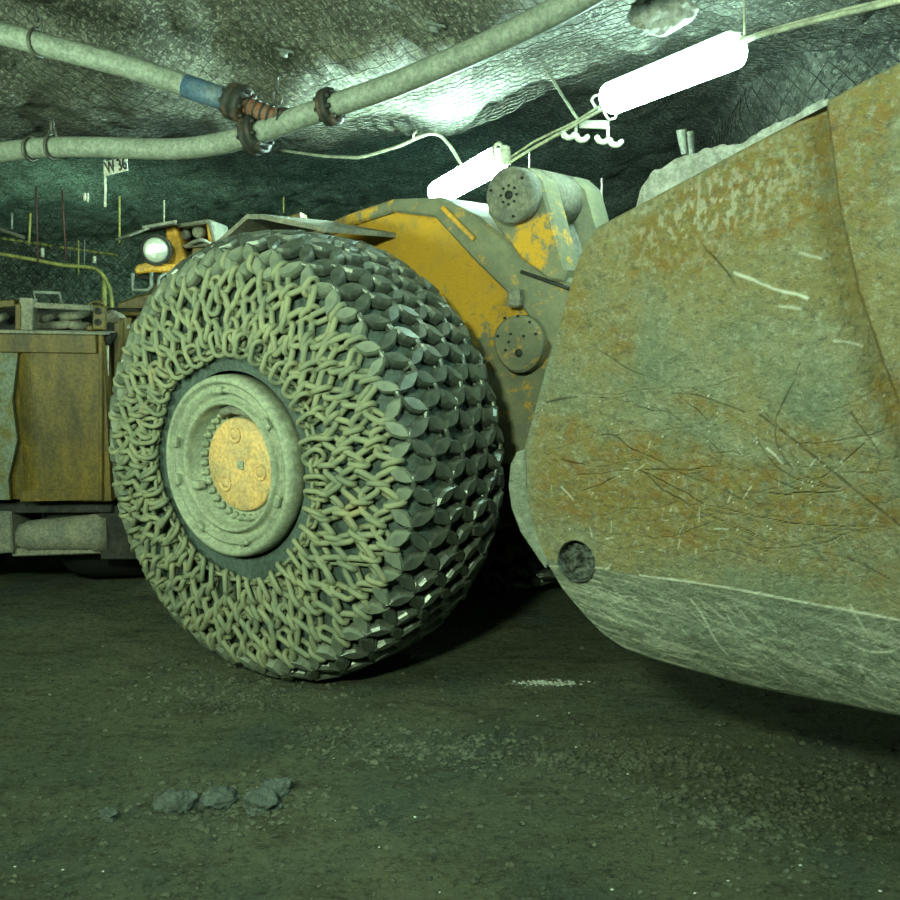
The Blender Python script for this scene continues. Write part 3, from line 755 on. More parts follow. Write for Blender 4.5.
# lower pin plate (rounded, with bolt holes)
def stadium(px, py, hw, hh, y, n=28, top=.75):
    c = onp(px, py, y); r = onp(px+hw, py, y)[0]-c[0]; hz = c[1]-onp(px, py+hh, y)[1]
    return [(c[0]+r*math.cos(q), c[1]+hz*math.sin(q)*(top if math.sin(q) > 0 else 1)) for q in np.linspace(0, 2*np.pi, n, endpoint=False)]
plate_dense(stadium(517, 340, 25, 33, YB-.08), YB-.08, YB+.0, 'pin_cap', BO, lambda x, z: .78+0*x, raw=True)
for px, py in ((505, 318), (518, 316), (530, 322), (498, 336), (511, 334), (524, 336), (536, 334), (506, 350), (509, 342)):
    q = onp(px, py, YB-.08); MB().lathe([(YB-.086, .0001), (YB-.086, .006), (YB-.078, .006)], (q[0], 0, q[1]), (0, 1, 0), 8).build('cap_bolt', mat['dark'], BO)
q = onp(519, 353, YB-.08); MB().lathe([(YB-.083, .0001), (YB-.084, .018), (YB-.078, .018)], (q[0], 0, q[1]), (0, 1, 0), 14).build('grease_hole', mat['dark'], BO)
q = onp(515, 298, YB-.06); MB().box((q[0], YB-.05, q[1]), (.062, .06, .075), bev=.008).build('lock_block', mat['dusty'], BO)

# bell crank with two plates
BC = empty('bell_crank', (0, 0, 0), 0, LOADER); YC = .86
crank = [(489, 180), (498, 170), (512, 166), (528, 168), (541, 180), (548, 205), (556, 235), (566, 270), (563, 282), (548, 280), (520, 258), (498, 230), (487, 212)]
cq = poly(crank, YC)
cy = onp(556, 262, YC)
plate_dense(cq, YC, YC+.13, 'crank_plate', BC, lambda x, z: .85-.62*np.exp(-(((x-onp(533, 243, YC)[0])/.14)**2+((z-onp(533, 243, YC)[1])/.13)**2)), raw=True)
plate_dense([(a+.02, b) for a, b in cq], YC+.36, YC+.49, 'crank_plate', BC, lambda x, z: .9+0*x, raw=True)
# curved web joining the two plates, and the boss between them
c0 = onp(512, 195, YC)
W_ = np.array(poly([(541, 180), (551, 205), (558, 235), (568, 275), (590, 330)], YC))
MB().grid(np.stack([p3(W_[:, 0]-.03+.10*math.sin(k*math.pi)*-.6, YC+.05+.40*k, W_[:, 1]-.02-.16*math.sin(k*math.pi)*np.linspace(1, 0, len(W_))) for k in np.linspace(0, 1, 12)], 1)[::-1]).build('crank_web', mat['dusty'], BC)
MB().lathe([(YC+.10, .12), (YC+.38, .12)], (c0[0]+.02, 0, c0[1]), (0, 1, 0), 32).build('crank_boss', mat['dusty'], BC)
# disc cap on top pin
d0 = onp(509, 195, YC-.07); rd = .115
MB().lathe([(YC-.07, .0001), (YC-.07, rd-.008), (YC-.062, rd), (YC+.01, rd)], (d0[0], 0, d0[1]), (0, 1, 0), 40).build('pin_disc', mat['dusty'], BC)
MB().lathe([(YC-.075, .0001), (YC-.075, .018), (YC-.069, .018)], (d0[0], 0, d0[1]), (0, 1, 0), 16).build('grease_hole', mat['dark'], BC)
for i in range(8):
    a = 2*math.pi*i/8; MB().lathe([(YC-.076, .0001), (YC-.076, .0055), (YC-.069, .0055)], (d0[0]+.038*math.cos(a), 0, d0[1]+.038*math.sin(a)), (0, 1, 0), 8).build('cap_bolt', mat['dark'], BC)
for a in (45, 165, 285): MB().lathe([(YC-.076, .0001), (YC-.076, .006), (YC-.069, .006)], (d0[0]+.09*math.cos(math.radians(a)), 0, d0[1]+.09*math.sin(math.radians(a))), (0, 1, 0), 8).build('cap_bolt', mat['dark'], BC)

# front frame between the wheels, axle
FR = MB(); FR.box((-.1, 1.35, .85), (1.5, .6, .6), bev=.03); FR.box((.8, 1.4, .72), (.6, .4, .35), bev=.03)
FR.build('front_frame', mat['dark'], LOADER)
MB().lathe([(.2, .15), (.6, .15), (.75, .22), (1.7, .22), (1.9, .12)], (0, 0, HUBZ), (0, 1, 0), 24).build('front_axle', mat['dark'], LOADER)
# mudguard over the tyre
pl = poly([(199, 257), (247, 214), (262, 214), (285, 219), (322, 226)], .42); t_ = .022
mb = MB(); n = len(pl); A_ = np.array(pl)
V = []
for y in (.42, 1.02): V += [p3(A_[:, 0], y, A_[:, 1]), p3(A_[:, 0]+.0, y, A_[:, 1]-t_)]
V = np.concatenate(V); f = []
for i in range(n-1):
    f += [(i, i+1, 2*n+i+1, 2*n+i), (n+i, 3*n+i, 3*n+i+1, n+i+1), (i, n+i, n+i+1, i+1), (2*n+i, 2*n+i+1, 3*n+i+1, 3*n+i)]
f += [(0, 2*n, 3*n, n), (n-1, 2*n-1, 4*n-1, 3*n-1)]
mb.add(V, f, False)
mb.build('mudguard', mat['dusty'], LOADER)

# ================================================================== REAR FRAME
RF = empty('rear_frame', (0, 0, 0), 0, LOADER)
def prism(pts, Y0, Y1, name, m, parent=None, bev=.01):
    """outline given where it stands at depth Y0, running back to Y1"""
    Q = np.array([at(a, b, Y0) for a, b in pts]); mb = MB().plate(Q[:, [0, 2]], Y0, Y1, bev)
    mb.v = [loc(np.concatenate(mb.v))]
    return mb.build(name, mat[m], parent or RF)
def lbeam(a, b, wd, ht, name, m, parent=None, bev=.004):
    mb = MB().beam(a, b, wd, ht, bev=bev); mb.v = [loc(np.concatenate(mb.v))]; return mb.build(name, mat[m], parent or RF)
def ltube(pts, r, name, m, parent=None, n=8):
    mb = MB().tube(pts, r, n); mb.v = [loc(np.concatenate(mb.v))]; return mb.build(name, mat[m], parent or RF)
def smooth_path(P, n=40):
    P = np.array(P, float); d = np.concatenate([[0], np.cumsum(np.linalg.norm(np.diff(P, axis=0), axis=1))]); t = np.linspace(0, d[-1], n)
    Q = np.stack([np.interp(t, d, P[:, k]) for k in range(3)], 1); k = max(3, n//8)|1; w_ = np.hanning(k+2)[1:-1]; w_ /= w_.sum()
    pad = k//2
    for c_ in range(3):
        q = Q[:, c_]; ex_ = np.concatenate([2*q[0]-q[1:pad+1][::-1], q, 2*q[-1]-q[-pad-1:-1][::-1]]); Q[:, c_] = np.convolve(ex_, w_, 'valid')
    return Q
YR = 5.05
# tank casing with a rounded corner
A0 = at(103, 333, YR); B0 = at(106, 500, YR); x1 = A0[0]; x0 = at(22, 333, YR)[0]; zt, zb = at(60, 333, YR)[2], at(60, 501, YR)[2]
def casing(zb, zt, grow, name, m):
    pth = [(x1+grow, YR+.5), (x1+grow, YR-grow)]
    for a in np.linspace(0, 1, 7): pth.append((x0+.05-.10*a, YR-grow+.0+.035*a*a))
    pth += [(x0-.75, YR+.18-grow), (x0-.75, YR+.5)]
    V = np.array([[(x, y, z) for z in (zb, zt)] for x, y in pth]); n = len(pth)
    f = [(2*i, 2*i+2, 2*i+3, 2*i+1) for i in range(n-1)]+[tuple(2*i+1 for i in range(n)), tuple(2*i for i in range(n))[::-1]]
    mb = MB(); mb.add(loc(V.reshape(-1, 3)), f, False); return mb.build(name, mat[m], RF)
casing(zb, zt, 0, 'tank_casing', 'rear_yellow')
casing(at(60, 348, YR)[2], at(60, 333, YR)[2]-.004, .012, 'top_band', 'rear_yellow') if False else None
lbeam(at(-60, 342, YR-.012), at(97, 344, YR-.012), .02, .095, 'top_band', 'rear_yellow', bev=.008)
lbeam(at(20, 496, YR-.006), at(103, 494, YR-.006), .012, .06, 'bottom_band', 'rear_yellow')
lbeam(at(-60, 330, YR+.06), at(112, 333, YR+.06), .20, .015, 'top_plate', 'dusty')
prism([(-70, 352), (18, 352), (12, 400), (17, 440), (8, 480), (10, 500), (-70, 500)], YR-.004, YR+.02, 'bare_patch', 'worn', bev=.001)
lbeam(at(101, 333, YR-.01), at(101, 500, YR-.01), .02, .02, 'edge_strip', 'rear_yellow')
# engine deck: posts, rails, clutter
lbeam(at(-60, 309, YR+.1), at(17, 303, YR+.1), .06, .035, 'deck_rail', 'rear_yellow')
lbeam(at(33, 305, YR+.1), at(92, 308, YR+.1), .06, .028, 'deck_rail', 'dusty')
lbeam(at(28.5, 298, YR+.08), at(28.5, 330, YR+.08), .07, .065, 'deck_post', 'dusty')
lbeam(at(19.5, 304, YR+.06), at(19.5, 330, YR+.06), .04, .03, 'deck_post', 'rear_yellow')
prism([(92, 305), (104, 306), (104, 330), (92, 330)], YR+.02, YR+.06, 'lug_plate', 'rear_yellow')
for z_ in (311, 322):
    mb = MB().lathe([(0, .018), (-.008, .018), (-.010, .010), (-.002, .009), (-.002, .0001)], at(98, z_, YR+.02), (0, 1, 0), 12); mb.v = [loc(np.concatenate(mb.v))]; mb.build('lug_bolt', mat['dark'], RF)
prism([(86, 325), (93, 325), (93, 331), (86, 331)], YR+.02, YR+.06, 'lug_foot', 'rear_yellow')
prism([(-60, 308), (140, 308), (140, 335), (-60, 335)], YR+.45, YR+1.5, 'engine_block', 'dark')
for a, b in (((36, 318), (56, 315)), ((60, 316), (90, 312)), ((40, 325), (80, 322)), ((-10, 318), (6, 316)), ((62, 322), (88, 326))):
    ltube(smooth_path([at(*a, YR+.30), at((a[0]+b[0])/2, (a[1]+b[1])/2+2, YR+.24), at(*b, YR+.32)], 10), .022, 'engine_hose', 'dusty')
ltube(smooth_path([at(88, 306, YR+.08), at(92, 302, YR+.08), at(99, 301.5, YR+.08), at(104, 305, YR+.08)], 12), .006, 'lift_handle', 'rear_yellow')
# grab rail
ltube([at(36, 303, 5.3), at(34.5, 292, 5.3), at(60, 293, 5.3), at(62, 303, 5.3)], .010, 'grab_rail', 'galv')
# gap with rod, then hinge post
lbeam(at(107.5, 346, YR+.05), at(107, 418, YR+.05), .012, .012, 'gas_strut', 'insul')
prism([(103, 333), (113, 336), (113, 500), (103, 500)], YR+.15, YR+.5, 'hinge_gap', 'dark')
prism([(113, 322), (119, 322), (119, 480), (113, 480)], YR+.1, YR+.25, 'hinge_post', 'rear_yellow')
prism([(119, 318), (126, 318), (126, 470), (119, 470)], YR+.16, YR+.25, 'hinge_post', 'rear_yellow')
prism([(100, 333), (114, 333), (108, 343), (102, 347)], YR+.02, YR+.08, 'gusset', 'dark')
ltube(smooth_path([at(104, 318, YR+.3), at(113, 316, YR+.25), at(121, 321, YR+.2), at(124, 330, YR+.2)], 14), .035, 'air_hose', 'dusty')
prism([(104, 312), (160, 312), (160, 317), (104, 316)], YR+.35, YR+1.0, 'deck_edge', 'rear_yellow')
prism([(122, 323), (165, 323), (165, 329), (122, 329)], YR+.25, YR+.5, 'deck_edge', 'rear_yellow')
prism([(126, 329), (165, 329), (165, 400), (126, 400)], YR+.4, YR+.6, 'side_panel', 'dusty')
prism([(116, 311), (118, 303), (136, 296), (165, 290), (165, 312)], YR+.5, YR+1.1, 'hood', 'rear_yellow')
# under the tank: axle housing, bracket, skid plate
ltube([at(14, 536, YR+.2), at(24, 536, YR+.2), at(30, 536, YR+.2), at(60, 534, YR+.2), at(84, 533, YR+.2), at(92, 532, YR+.2), at(98, 532, YR+.2), at(110, 532, YR+.2)], [.06, .07, .085, .09, .098, .10, .112, .10], 'lift_cylinder', 'dusty', n=20)
prism([(-60, 510), (11, 512), (12, 553), (-60, 560)], YR+.1, YR+.5, 'jack_bracket', 'dusty')
prism([(8, 549), (100, 547), (100, 554), (12, 557)], YR+.15, YR+.6, 'skid_plate', 'dusty')
prism([(-60, 502), (112, 500), (112, 513), (-60, 514)], YR+.12, YR+.9, 'belly_plate', 'dark')
prism([(98, 500), (150, 500), (150, 560), (100, 560)], YR+.15, YR+.9, 'chassis_rail', 'dark')
# rear wheels seen end-on in the shade
def rear_wheel(px, Y):
    c = at(px, 600, Y); c[2] = .62
    hw = .30; pr = [(-hw, .3), (-hw, .46), (-hw*.93, .53), (-hw*.78, .585), (-hw*.5, .61), (0, .615), (hw*.5, .61), (hw*.78, .585), (hw*.93, .53), (hw, .46), (hw, .3)]
    mb = MB().lathe(pr, c, (1, .08, 0), 64)
    mb.v = [loc(np.concatenate(mb.v))]; return mb
for px, Y in ((124, 5.85), (-40, 5.85)):
    W2 = empty('rear_wheel', (0, 0, 0), 0, LOADER); rear_wheel(px, Y).build('tire', mat['deadrubber'], W2)
    c = at(px, 600, Y); c[2] = .62; mb = MB().lathe([(-.25, .0001), (-.27, .15), (-.29, .29), (.29, .29), (.27, .15), (.25, .0001)], c, (1, .08, 0), 32); mb.v = [loc(np.concatenate(mb.v))]; mb.build('rim', mat['dark'], W2)

# ================================================================== CAB END: canopy, headlamp, mirror box
CB = empty('cab', (0, 0, 0), 0, LOADER); YK = 5.35
lbeam(at(122, 238, YK-.1), at(142, 230, YK-.05), .35, .012, 'canopy_plate', 'dusty', CB)
lbeam(at(142, 230, YK-.05), at(176, 224, YK), .35, .016, 'canopy_plate', 'dusty', CB)
prism([(165, 228), (175, 225), (187, 262), (178, 275), (170, 274), (166, 262)], YK, YK+.30, 'cab_pillar', 'yellow', CB)
prism([(174, 224), (208, 219), (212, 221), (217, 243), (212, 242), (207, 223.5), (178, 227)], YK-.04, YK+.32, 'lamp_hood', 'dusty', CB)
prism([(206, 223), (211, 222), (216, 250), (209, 252)], YK-.02, YK+.25, 'hood_side', 'yellow', CB)
prism([(178, 227), (207, 223), (209, 243), (183, 246)], YK+.24, YK+.28, 'hood_back', 'dark', CB)
for px, r_ in ((183.5, .030), (198, .034)):
    mb = MB().lathe([(0, .0001), (-.012, r_*.6), (0, r_), (.03, r_*1.05), (.09, r_*.6)], at(px, 234 if px < 190 else 232, YK+.08), (.1, 1, 0), 20); mb.v = [loc(np.concatenate(mb.v))]; mb.build('work_lamp', mat['dusty'], CB)
prism([(182, 244), (210, 242), (210, 246), (183, 248)], YK-.02, YK+.25, 'lamp_shelf', 'dusty', CB)
prism([(192, 247), (205, 247), (200, 258), (196, 272), (188, 275)], YK+.02, YK+.2, 'cab_pillar', 'rear_yellow', CB)
prism([(183, 248), (193, 248), (189, 272), (186, 264)], YK+.1, YK+.2, 'cab_gap', 'dark', CB)
ltube(smooth_path([at(189, 244, YK-.05), at(196, 241, YK-.08), at(203, 240, YK-.08), at(211, 244, YK-.04)], 14), .010, 'guard_bar', 'dusty', CB)
# headlight
HL = at(156, 250, YK-.12); ax = np.array([.10, -.98, -.06])
def hl(pr, name, m, parent): 
    mb = MB().lathe(pr, HL, ax, 36); mb.v = [loc(np.concatenate(mb.v))]; return mb.build(name, mat[m], parent)
HLo = hl([(-.13, .0001), (-.13, .045), (-.09, .072), (0, .078), (.008, .080), (.012, .074), (.006, .069)], 'headlight', 'dark', CB)
hl([(.002, .070), (.012, .055), (.018, .03), (.020, .0001)], 'headlight_lens', 'lens', HLo)
MB_ = prism([(146, 238), (142, 242), (141, 256), (146, 262)], YK-.06, YK+.02, 'headlight_ring', 'galv', CB)
prism([(134, 269), (137, 265), (148, 262), (172, 264), (184, 268), (184, 282), (170, 273), (152, 272), (136, 274)], YK-.08, YK+.22, 'bumper_shelf', 'yellow', CB)
prism([(136, 274), (168, 272), (158, 283), (140, 280)], YK+.0, YK+.20, 'shelf_recess', 'dark', CB)
ltube([at(133, 273, YK-.1), at(133, 290, YK-.1), at(148, 290, YK-.1), at(151.5, 286, YK-.1), at(151.5, 272, YK-.1)], .010, 'brush_guard', 'galv', CB)
ltube(smooth_path([at(166, 273, YK-.1), at(159, 278, YK-.12), at(158, 286, YK-.12), at(162, 291, YK-.1)], 14), .008, 'brush_guard', 'galv', CB)
prism([(158, 275), (185, 270), (190, 300), (150, 310), (150, 292)], YK+.1, YK+.4, 'cab_base', 'rear_yellow', CB)
mb = MB().lathe([(0, .0001), (-.02, .016), (0, .022), (.04, .022)], at(164.5, 287, YK-.02), (0, 1, 0), 14); mb.v = [loc(np.concatenate(mb.v))]; mb.build('marker_light', mat['pink'], CB)
# fixtures behind boom root
prism([(286, 216), (301, 212), (303, 222), (288, 222)], 5.0, 5.2, 'hose_bracket', 'rear_yellow', LOADER)

# ================================================================== ROOF SERVICES
def pipe(name, pts, r, m='pipe', n=60, sides=16): return MB().tube(smooth_path(pts, n), r, sides).build(name, mat[m])
def flange(p, d, name, parent, R=.085, w_=.03):
    d = np.array(d, float); d /= np.linalg.norm(d)
    mb = MB().lathe([(-w_, .05), (-w_, R-.006), (-w_+.006, R), (-.004, R), (-.004, R-.012), (.004, R-.012), (.004, R), (w_-.006, R), (w_, R-.006), (w_, .05)], p, d, 28)
    u = np.cross(d, (0, 0, 1)); u /= np.linalg.norm(u); v = np.cross(d, u)
    for k in range(8):
        a = k*math.pi/4+.2; c = np.array(p)+(R-.020)*(math.cos(a)*u+math.sin(a)*v); mb.lathe([(-w_-.014, .010), (w_+.014, .010)], c, d, 6)
    return mb.build(name, mat['flange'], parent)
# lower hose with bend, and its continuation to the top right
Pa = [at(-60, 166, 4.9), at(0, 152, 4.8), at(45, 147, 4.7), at(100, 147, 4.6), at(170, 150, 4.5), at(215, 146, 4.4), at(250, 136, 4.32)]
Pb = [at(250, 136, 4.32), at(290, 121, 4.22), at(330, 107, 4.12), at(400, 83, 3.95), at(470, 53, 3.8), at(540, 20, 3.62), at(600, -12, 3.5), at(700, -80, 3.2)]
# hose = one thing: two lengths, flanges
H1 = pipe('water_hose', Pa+Pb[1:], .046, n=110); tag(H1, 'long pale hose under the roof, bending from the left edge up to the top', 'hose')
o = flange(at(255, 134, 4.31), Pb[1]-Pa[-2], 'flange', H1); flange(at(330, 107, 4.12), Pb[3]-Pb[1], 'flange', H1, .075, .022)
H2 = pipe('air_pipe', [at(-60, 12, 4.35), at(0, 33, 4.35), at(60, 49, 4.35), at(130, 67, 4.35), at(190, 87, 4.35), at(198, 89.5, 4.35)], .047); tag(H2, 'upper pale pipe at top left with blue sleeve and rusty branch joint', 'pipe')
MB().tube([at(186, 86, 4.35), at(236, 103, 4.3)], [.049, .046], 16).build('blue_sleeve', mat['bluepipe'], H2)
flange(at(238, 103, 4.3), at(280, 118, 4.22)-at(200, 90, 4.35), 'flange', H2, .075, .040)
MB().tube([at(243, 104.5, 4.29), at(286, 121, 4.24)], .036, 14).build('branch_stub', mat['redpipe'], H2)
mb = MB()
for k in range(5): mb.lathe([(-.004, .036), (-.004, .040), (.004, .040), (.004, .036)], at(250+7*k, 107+2.6*k, 4.285-.01*k), at(286, 121, 4.24)-at(243, 104.5, 4.29), 16)
mb.lathe([(-.012, .036), (-.012, .050), (.012, .050), (.012, .036)], at(284, 120, 4.24), at(286, 121, 4.24)-at(243, 104.5, 4.29), 18)
mb.build('hose_clamp', mat['flange'], H2)
def hang_chain(px, py0, py1, Y, label, sw=6, rr_=.013):
    mb = MB(); p0, p1 = at(px, py0, Y), at(px+sw*.3, py1, Y); L = np.linalg.norm(p1-p0); n = max(2, int(L/.038))
    for i in range(n):
        P_ = p0+(p1-p0)*(i+.5)/n; V, F = ring_verts(.056, .034, .006, 12)
        x = (p1-p0)/L; y = np.array([1, 0, 0]) if i % 2 else np.array([0, 1., 0]); mb.add(place(V, P_, x, y, np.cross(x, y)), F)
    o = mb.build('hanger_chain', mat['wire']); return tag(o, label, 'chain')
def strap(px, py, Y, r, d, label):
    mb = MB(); d = np.array(d, float); d /= np.linalg.norm(d); V, F = ring_verts(2*r, 2*r, .008, 24); u = np.cross(d, (0, 0, 1)); u /= np.linalg.norm(u)
    mb.add(place(V, at(px, py, Y), u, np.cross(d, u), d), F); o = mb.build('pipe_strap', mat['wire']); return tag(o, label, 'strap')
hang_chain(36, 8, 34, 4.33, 'rusty chain holding the upper pipe near the left edge', 10)
strap(38, 43, 4.35, .055, Pa[3]-Pa[1], 'dark strap loop around the upper pipe at left')
hang_chain(277, 78, 116, 4.22, 'dark hanging chain above the rusty pipe joint', 0)
hang_chain(52, 122, 141, 4.68, 'short chain above the lower hose at left', 2)
strap(53, 147, 4.68, .055, Pa[3]-Pa[2], 'dark strap round the lower hose, beside the short chain')
strap(31, 149, 4.72, .052, Pa[3]-Pa[2], 'thin dark strap round the lower hose, nearest the left edge')

# sign
SG = empty('sign', at(115, 166, 4.8)); tag(SG, 'small white hanging sign board lettered W 36', 'sign')
def rel(P_): return np.asarray(P_)-np.array(SG.location)
cs = [at(104, 161.5, 4.8), at(126.5, 157, 4.8), at(127.5, 170.5, 4.8), at(106, 176, 4.8)]
mb = MB(); V = [rel(c) for c in cs]+[rel(c)+np.array([0, .012, 0]) for c in cs]
mb.add(V, [(0, 3, 2, 1), (4, 5, 6, 7), (0, 1, 5, 4), (1, 2, 6, 5), (2, 3, 7, 6), (3, 0, 4, 7)], False); mb.build('board', mat['sign'], SG)
MB().tube([rel(at(104.5, 160, 4.81)), rel(at(105.5, 190, 4.81)), rel(at(105, 207, 4.81))], .006, 8).build('pole', mat['insul'], SG)
tc = bpy.data.curves.new('lettering', 'FONT'); tc.body = 'W 36'; tc.size = .075; tc.align_x = 'CENTER'; tc.align_y = 'CENTER'; tc.extrude = .0015; tc.offset = .0012
to = bpy.data.objects.new('lettering', tc); S.collection.objects.link(to); bpy.context.view_layer.update()
me = bpy.data.meshes.new_from_object(to.evaluated_get(bpy.context.evaluated_depsgraph_get())); S.collection.objects.unlink(to); bpy.data.objects.remove(to)
lt = bpy.data.objects.new('lettering', me); S.collection.objects.link(lt); me.materials.clear(); me.materials.append(mat['ink']); lt.parent = SG
lt.location = rel(at(115.8, 166.2, 4.797)); lt.rotation_euler = (math.pi/2, -math.radians(13), 0); lt.scale = (.58, 1, 1)

# fluorescent fixtures
def fixture(p0, p1, label, r=.066, glow='glow'):
    p0, p1 = np.array(p0), np.array(p1); c = (p0+p1)/2; L = np.linalg.norm(p1-p0); d = (p1-p0)/L
    E_ = empty('fluorescent_lamp', c); tag(E_, label, 'lamp', 'fluorescent lamps on the overhead cable')
    u = np.cross(d, (0, 0, 1)); u /= np.linalg.norm(u); v = np.cross(u, d)
    def sec(a0, a1, rad, name, m, inset):
        a = np.linspace(a0, a1, 22); ks = [(-L/2+inset, .86), (-L/2+inset+.012, 1), (L/2-inset-.012, 1), (L/2-inset, .86)]
        V = np.array([[q*d+rad*k*(np.cos(b)*u*1.06+np.sin(b)*v) for b in a] for q, k in ks]); mb = MB(); nb = len(a)
        f = [(i*nb+j, i*nb+j+1, (i+1)*nb+j+1, (i+1)*nb+j) for i in range(3) for j in range(nb-1)]
        f += [(i*nb+nb-1, i*nb, (i+1)*nb, (i+1)*nb+nb-1) for i in range(3)]+[tuple(range(nb))[::-1], tuple(3*nb+j for j in range(nb))]
        mb.add(V.reshape(-1, 3), f); return mb.build(name, mat[m], E_)
    sec(math.radians(-242), math.radians(62), r, 'diffuser', glow, .02)
    sec(math.radians(64), math.radians(116), r*1.04, 'housing', 'house', .0)
    for s_ in (-1, 1): MB().lathe([(-.02, .018), (.03, .018)], s_*(L/2+.0)*d+v*.02, d*s_, 10).build('end_gland', mat['insul'], E_)
    return E_
p10, p11 = at(437, 194, 5.75), at(498, 160, 5.05); p20, p21 = at(608, 100, 4.45), at(739, 48, 3.75)
fixture(p10, p11, 'smaller far glowing fluorescent lamp hanging beside the bell crank', glow='glowfar')
fixture(p20, p21, 'larger near glowing fluorescent lamp hanging above the bucket')

def cable(name, pts, r, m, label, n=40, cat='cable', group=None):
    o = MB().tube(smooth_path(pts, n), r, 6).build(name, mat[m]); return tag(o, label, cat, group)
cable('power_cable', [at(508, 163, 5.0), at(530, 150, 4.85), at(560, 133, 4.7), at(590, 116, 4.55), at(605, 108, 4.47)], .008, 'cable', 'thin pale cable running between the two glowing lamps, lower strand')
cable('support_wire', [at(508, 159, 5.0), at(535, 141, 4.85), at(575, 122, 4.65), at(603, 104, 4.47)], .006, 'cable', 'support wire between the two glowing lamps, upper strand')
cable('power_cable', [at(741, 43, 3.74), at(760, 35, 3.6), at(830, 17, 3.4), at(900, 1, 3.2), at(980, -22, 3.0)], .010, 'cable', 'pale cable from the near lamp to the top right corner, lower strand')
cable('support_wire', [at(741, 40, 3.74), at(770, 30, 3.6), at(840, 11, 3.4), at(900, -3, 3.2), at(980, -26, 3.0)], .007, 'cable', 'support wire from the near lamp to the top right corner, upper strand')
cable('drop_rod', [at(744, -20, 3.76), at(744, 10, 3.75), at(745, 40, 3.74)], .005, 'cable', 'thin vertical hanger wire at the right end of the near lamp')
cable('drop_wire', [at(546, 68, 4.8), at(562, 95, 4.75), at(579, 121, 4.68)], .007, 'cable', 'slanting pale hanger rod above the cable hooks between the lamps')
cable('looped_wire', [at(606, 111, 4.5), at(596, 108, 4.52), at(591, 100, 4.54), at(595, 95, 4.52), at(603, 96, 4.5)], .006, 'insul', 'curled pale wire loop at the left end of the near lamp', 24)
cable('looped_wire', [at(604, 102, 4.46), at(604, 113, 4.46), at(609, 120, 4.46), at(616, 118, 4.46), at(616, 110, 4.46)], .005, 'insul', 'wire loop hanging under the left end of the near lamp', 24)
cable('looped_wire', [at(494, 160, 5.05), at(493, 148, 5.05), at(499, 142, 5.05), at(505, 150, 5.0), at(511, 164, 4.98)], .008, 'cable', 'dark curled wire at the right end of the far lamp', 24)
o = MB().lathe([(-.04, .014), (-.03, .028), (.03, .030), (.05, .018)], at(505, 154, 5.0), (.15, -.1, -1), 14).build('cable_plug', mat['insul']); tag(o, 'pale round plug beside the right end of the far lamp', 'plug')
cable('power_cable', [at(462, 166, 5.5), at(452, 148, 5.6), at(438, 132, 5.7), at(425, 134, 5.75), at(400, 146, 5.9), at(360, 158, 6.1), at(320, 156, 6.3), at(280, 150, 6.5)], .010, 'cable', 'pale cable bending down to the top of the far lamp from the left', 60)
cable('tie_wire', [at(414, 140, 5.8), at(413, 135, 5.8), at(417, 131, 5.8)], .006, 'cable', 'tiny tie hook on the bent cable left of the far lamp', 12)
# cable hanger with curled insulator hooks
HG = empty('cable_hanger', at(580, 120, 4.62)); tag(HG, 'flat bracket with four curled white hooks hanging between the lamps', 'hanger')
def relh(P_): return np.asarray(P_)-np.array(HG.location)
MB().beam(relh(at(580, 124, 4.66)), relh(at(609, 125, 4.6)), .012, .035).build('bracket', mat['insul'], HG)
MB().beam(relh(at(576, 124, 4.66)), relh(at(576, 135, 4.66)), .012, .012, up=(1, 0, 0)).build('bracket', mat['insul'], HG)
MB().beam(relh(at(608, 126, 4.6)), relh(at(608, 137, 4.6)), .012, .014, up=(1, 0, 0)).build('bracket', mat['insul'], HG)
for px, py in ((569, 134), (582, 136.5), (603, 138.5), (616, 141.5)):
    c = relh(at(px, py, 4.62)); a = np.linspace(math.radians(150), math.radians(395), 14); a = np.linspace(math.radians(165), math.radians(360), 12)
    MB().tube([c+np.array([.026*math.cos(q), 0, .026*math.sin(q)+.01]) for q in a], [.005]+[.013]*10+[.005], 8).build('hook', mat['insul'], HG)

# thin things dangling from the roof at the back left
def rod(px, y0, y1, Y, r=.005, m='cable', lab=None, nm='hanging_rod', dx=0):
    o = MB().tube([at(px, y0, Y), at(px+dx*.5, (y0+y1)/2, Y), at(px+dx, y1, Y)], r, 6).build(nm, mat[m]); return tag(o, lab, 'rod' if nm == 'hanging_rod' else 'wire')
rod(119.5, 196, 243, 5.6, .006, 'yellowcable', 'thin yellowish rod hanging just right of the W 36 sign')
rod(164, 200, 224, 5.5, .005, 'cable', 'short pale rod hanging above the cab canopy')
rod(30.5, 213, 245, 6.2, .008, 'yellowcable', 'yellowish rod hanging at left, beside the red wire', dx=-1.5)
rod(12, 213, 229, 6.2, .007, 'galv', 'short grey rod nearest the left edge')
rod(78.5, 240, 275, 6.6, .006, 'yellowcable', 'thin rod hanging left of the pair of rods over the rear deck')
rod(84.5, 240, 272, 6.7, .004, 'galv', 'dim thin rod beside the yellowish one over the rear deck')
rod(36, 186, 262, 6.0, .005, 'redwire', 'dark red wire hanging at left, nearer the left edge', 'hanging_wire', 2)
rod(62, 190, 260, 6.0, .005, 'redwire', 'dark red wire hanging at left, further from the left edge', 'hanging_wire', 4)
rod(85, 193, 201, 5.6, .010, 'insul', 'tiny white stub at left below the sign, left one'); rod(88, 193, 202, 5.6, .006, 'insul', 'tiny white stub at left below the sign, right one')
rod(283.5, 197, 213, 6.8, .006, 'yellowcable', 'short ochre rod hanging above the mudguard')
rod(529.5, 152, 168, 5.2, .003, 'cable', 'hair-thin wire above the crank, between the lamps', 'hanging_wire')
rod(602, 178, 222, 5.6, .006, 'dusty', 'thin grey rod hanging right of the crank, behind the bucket')
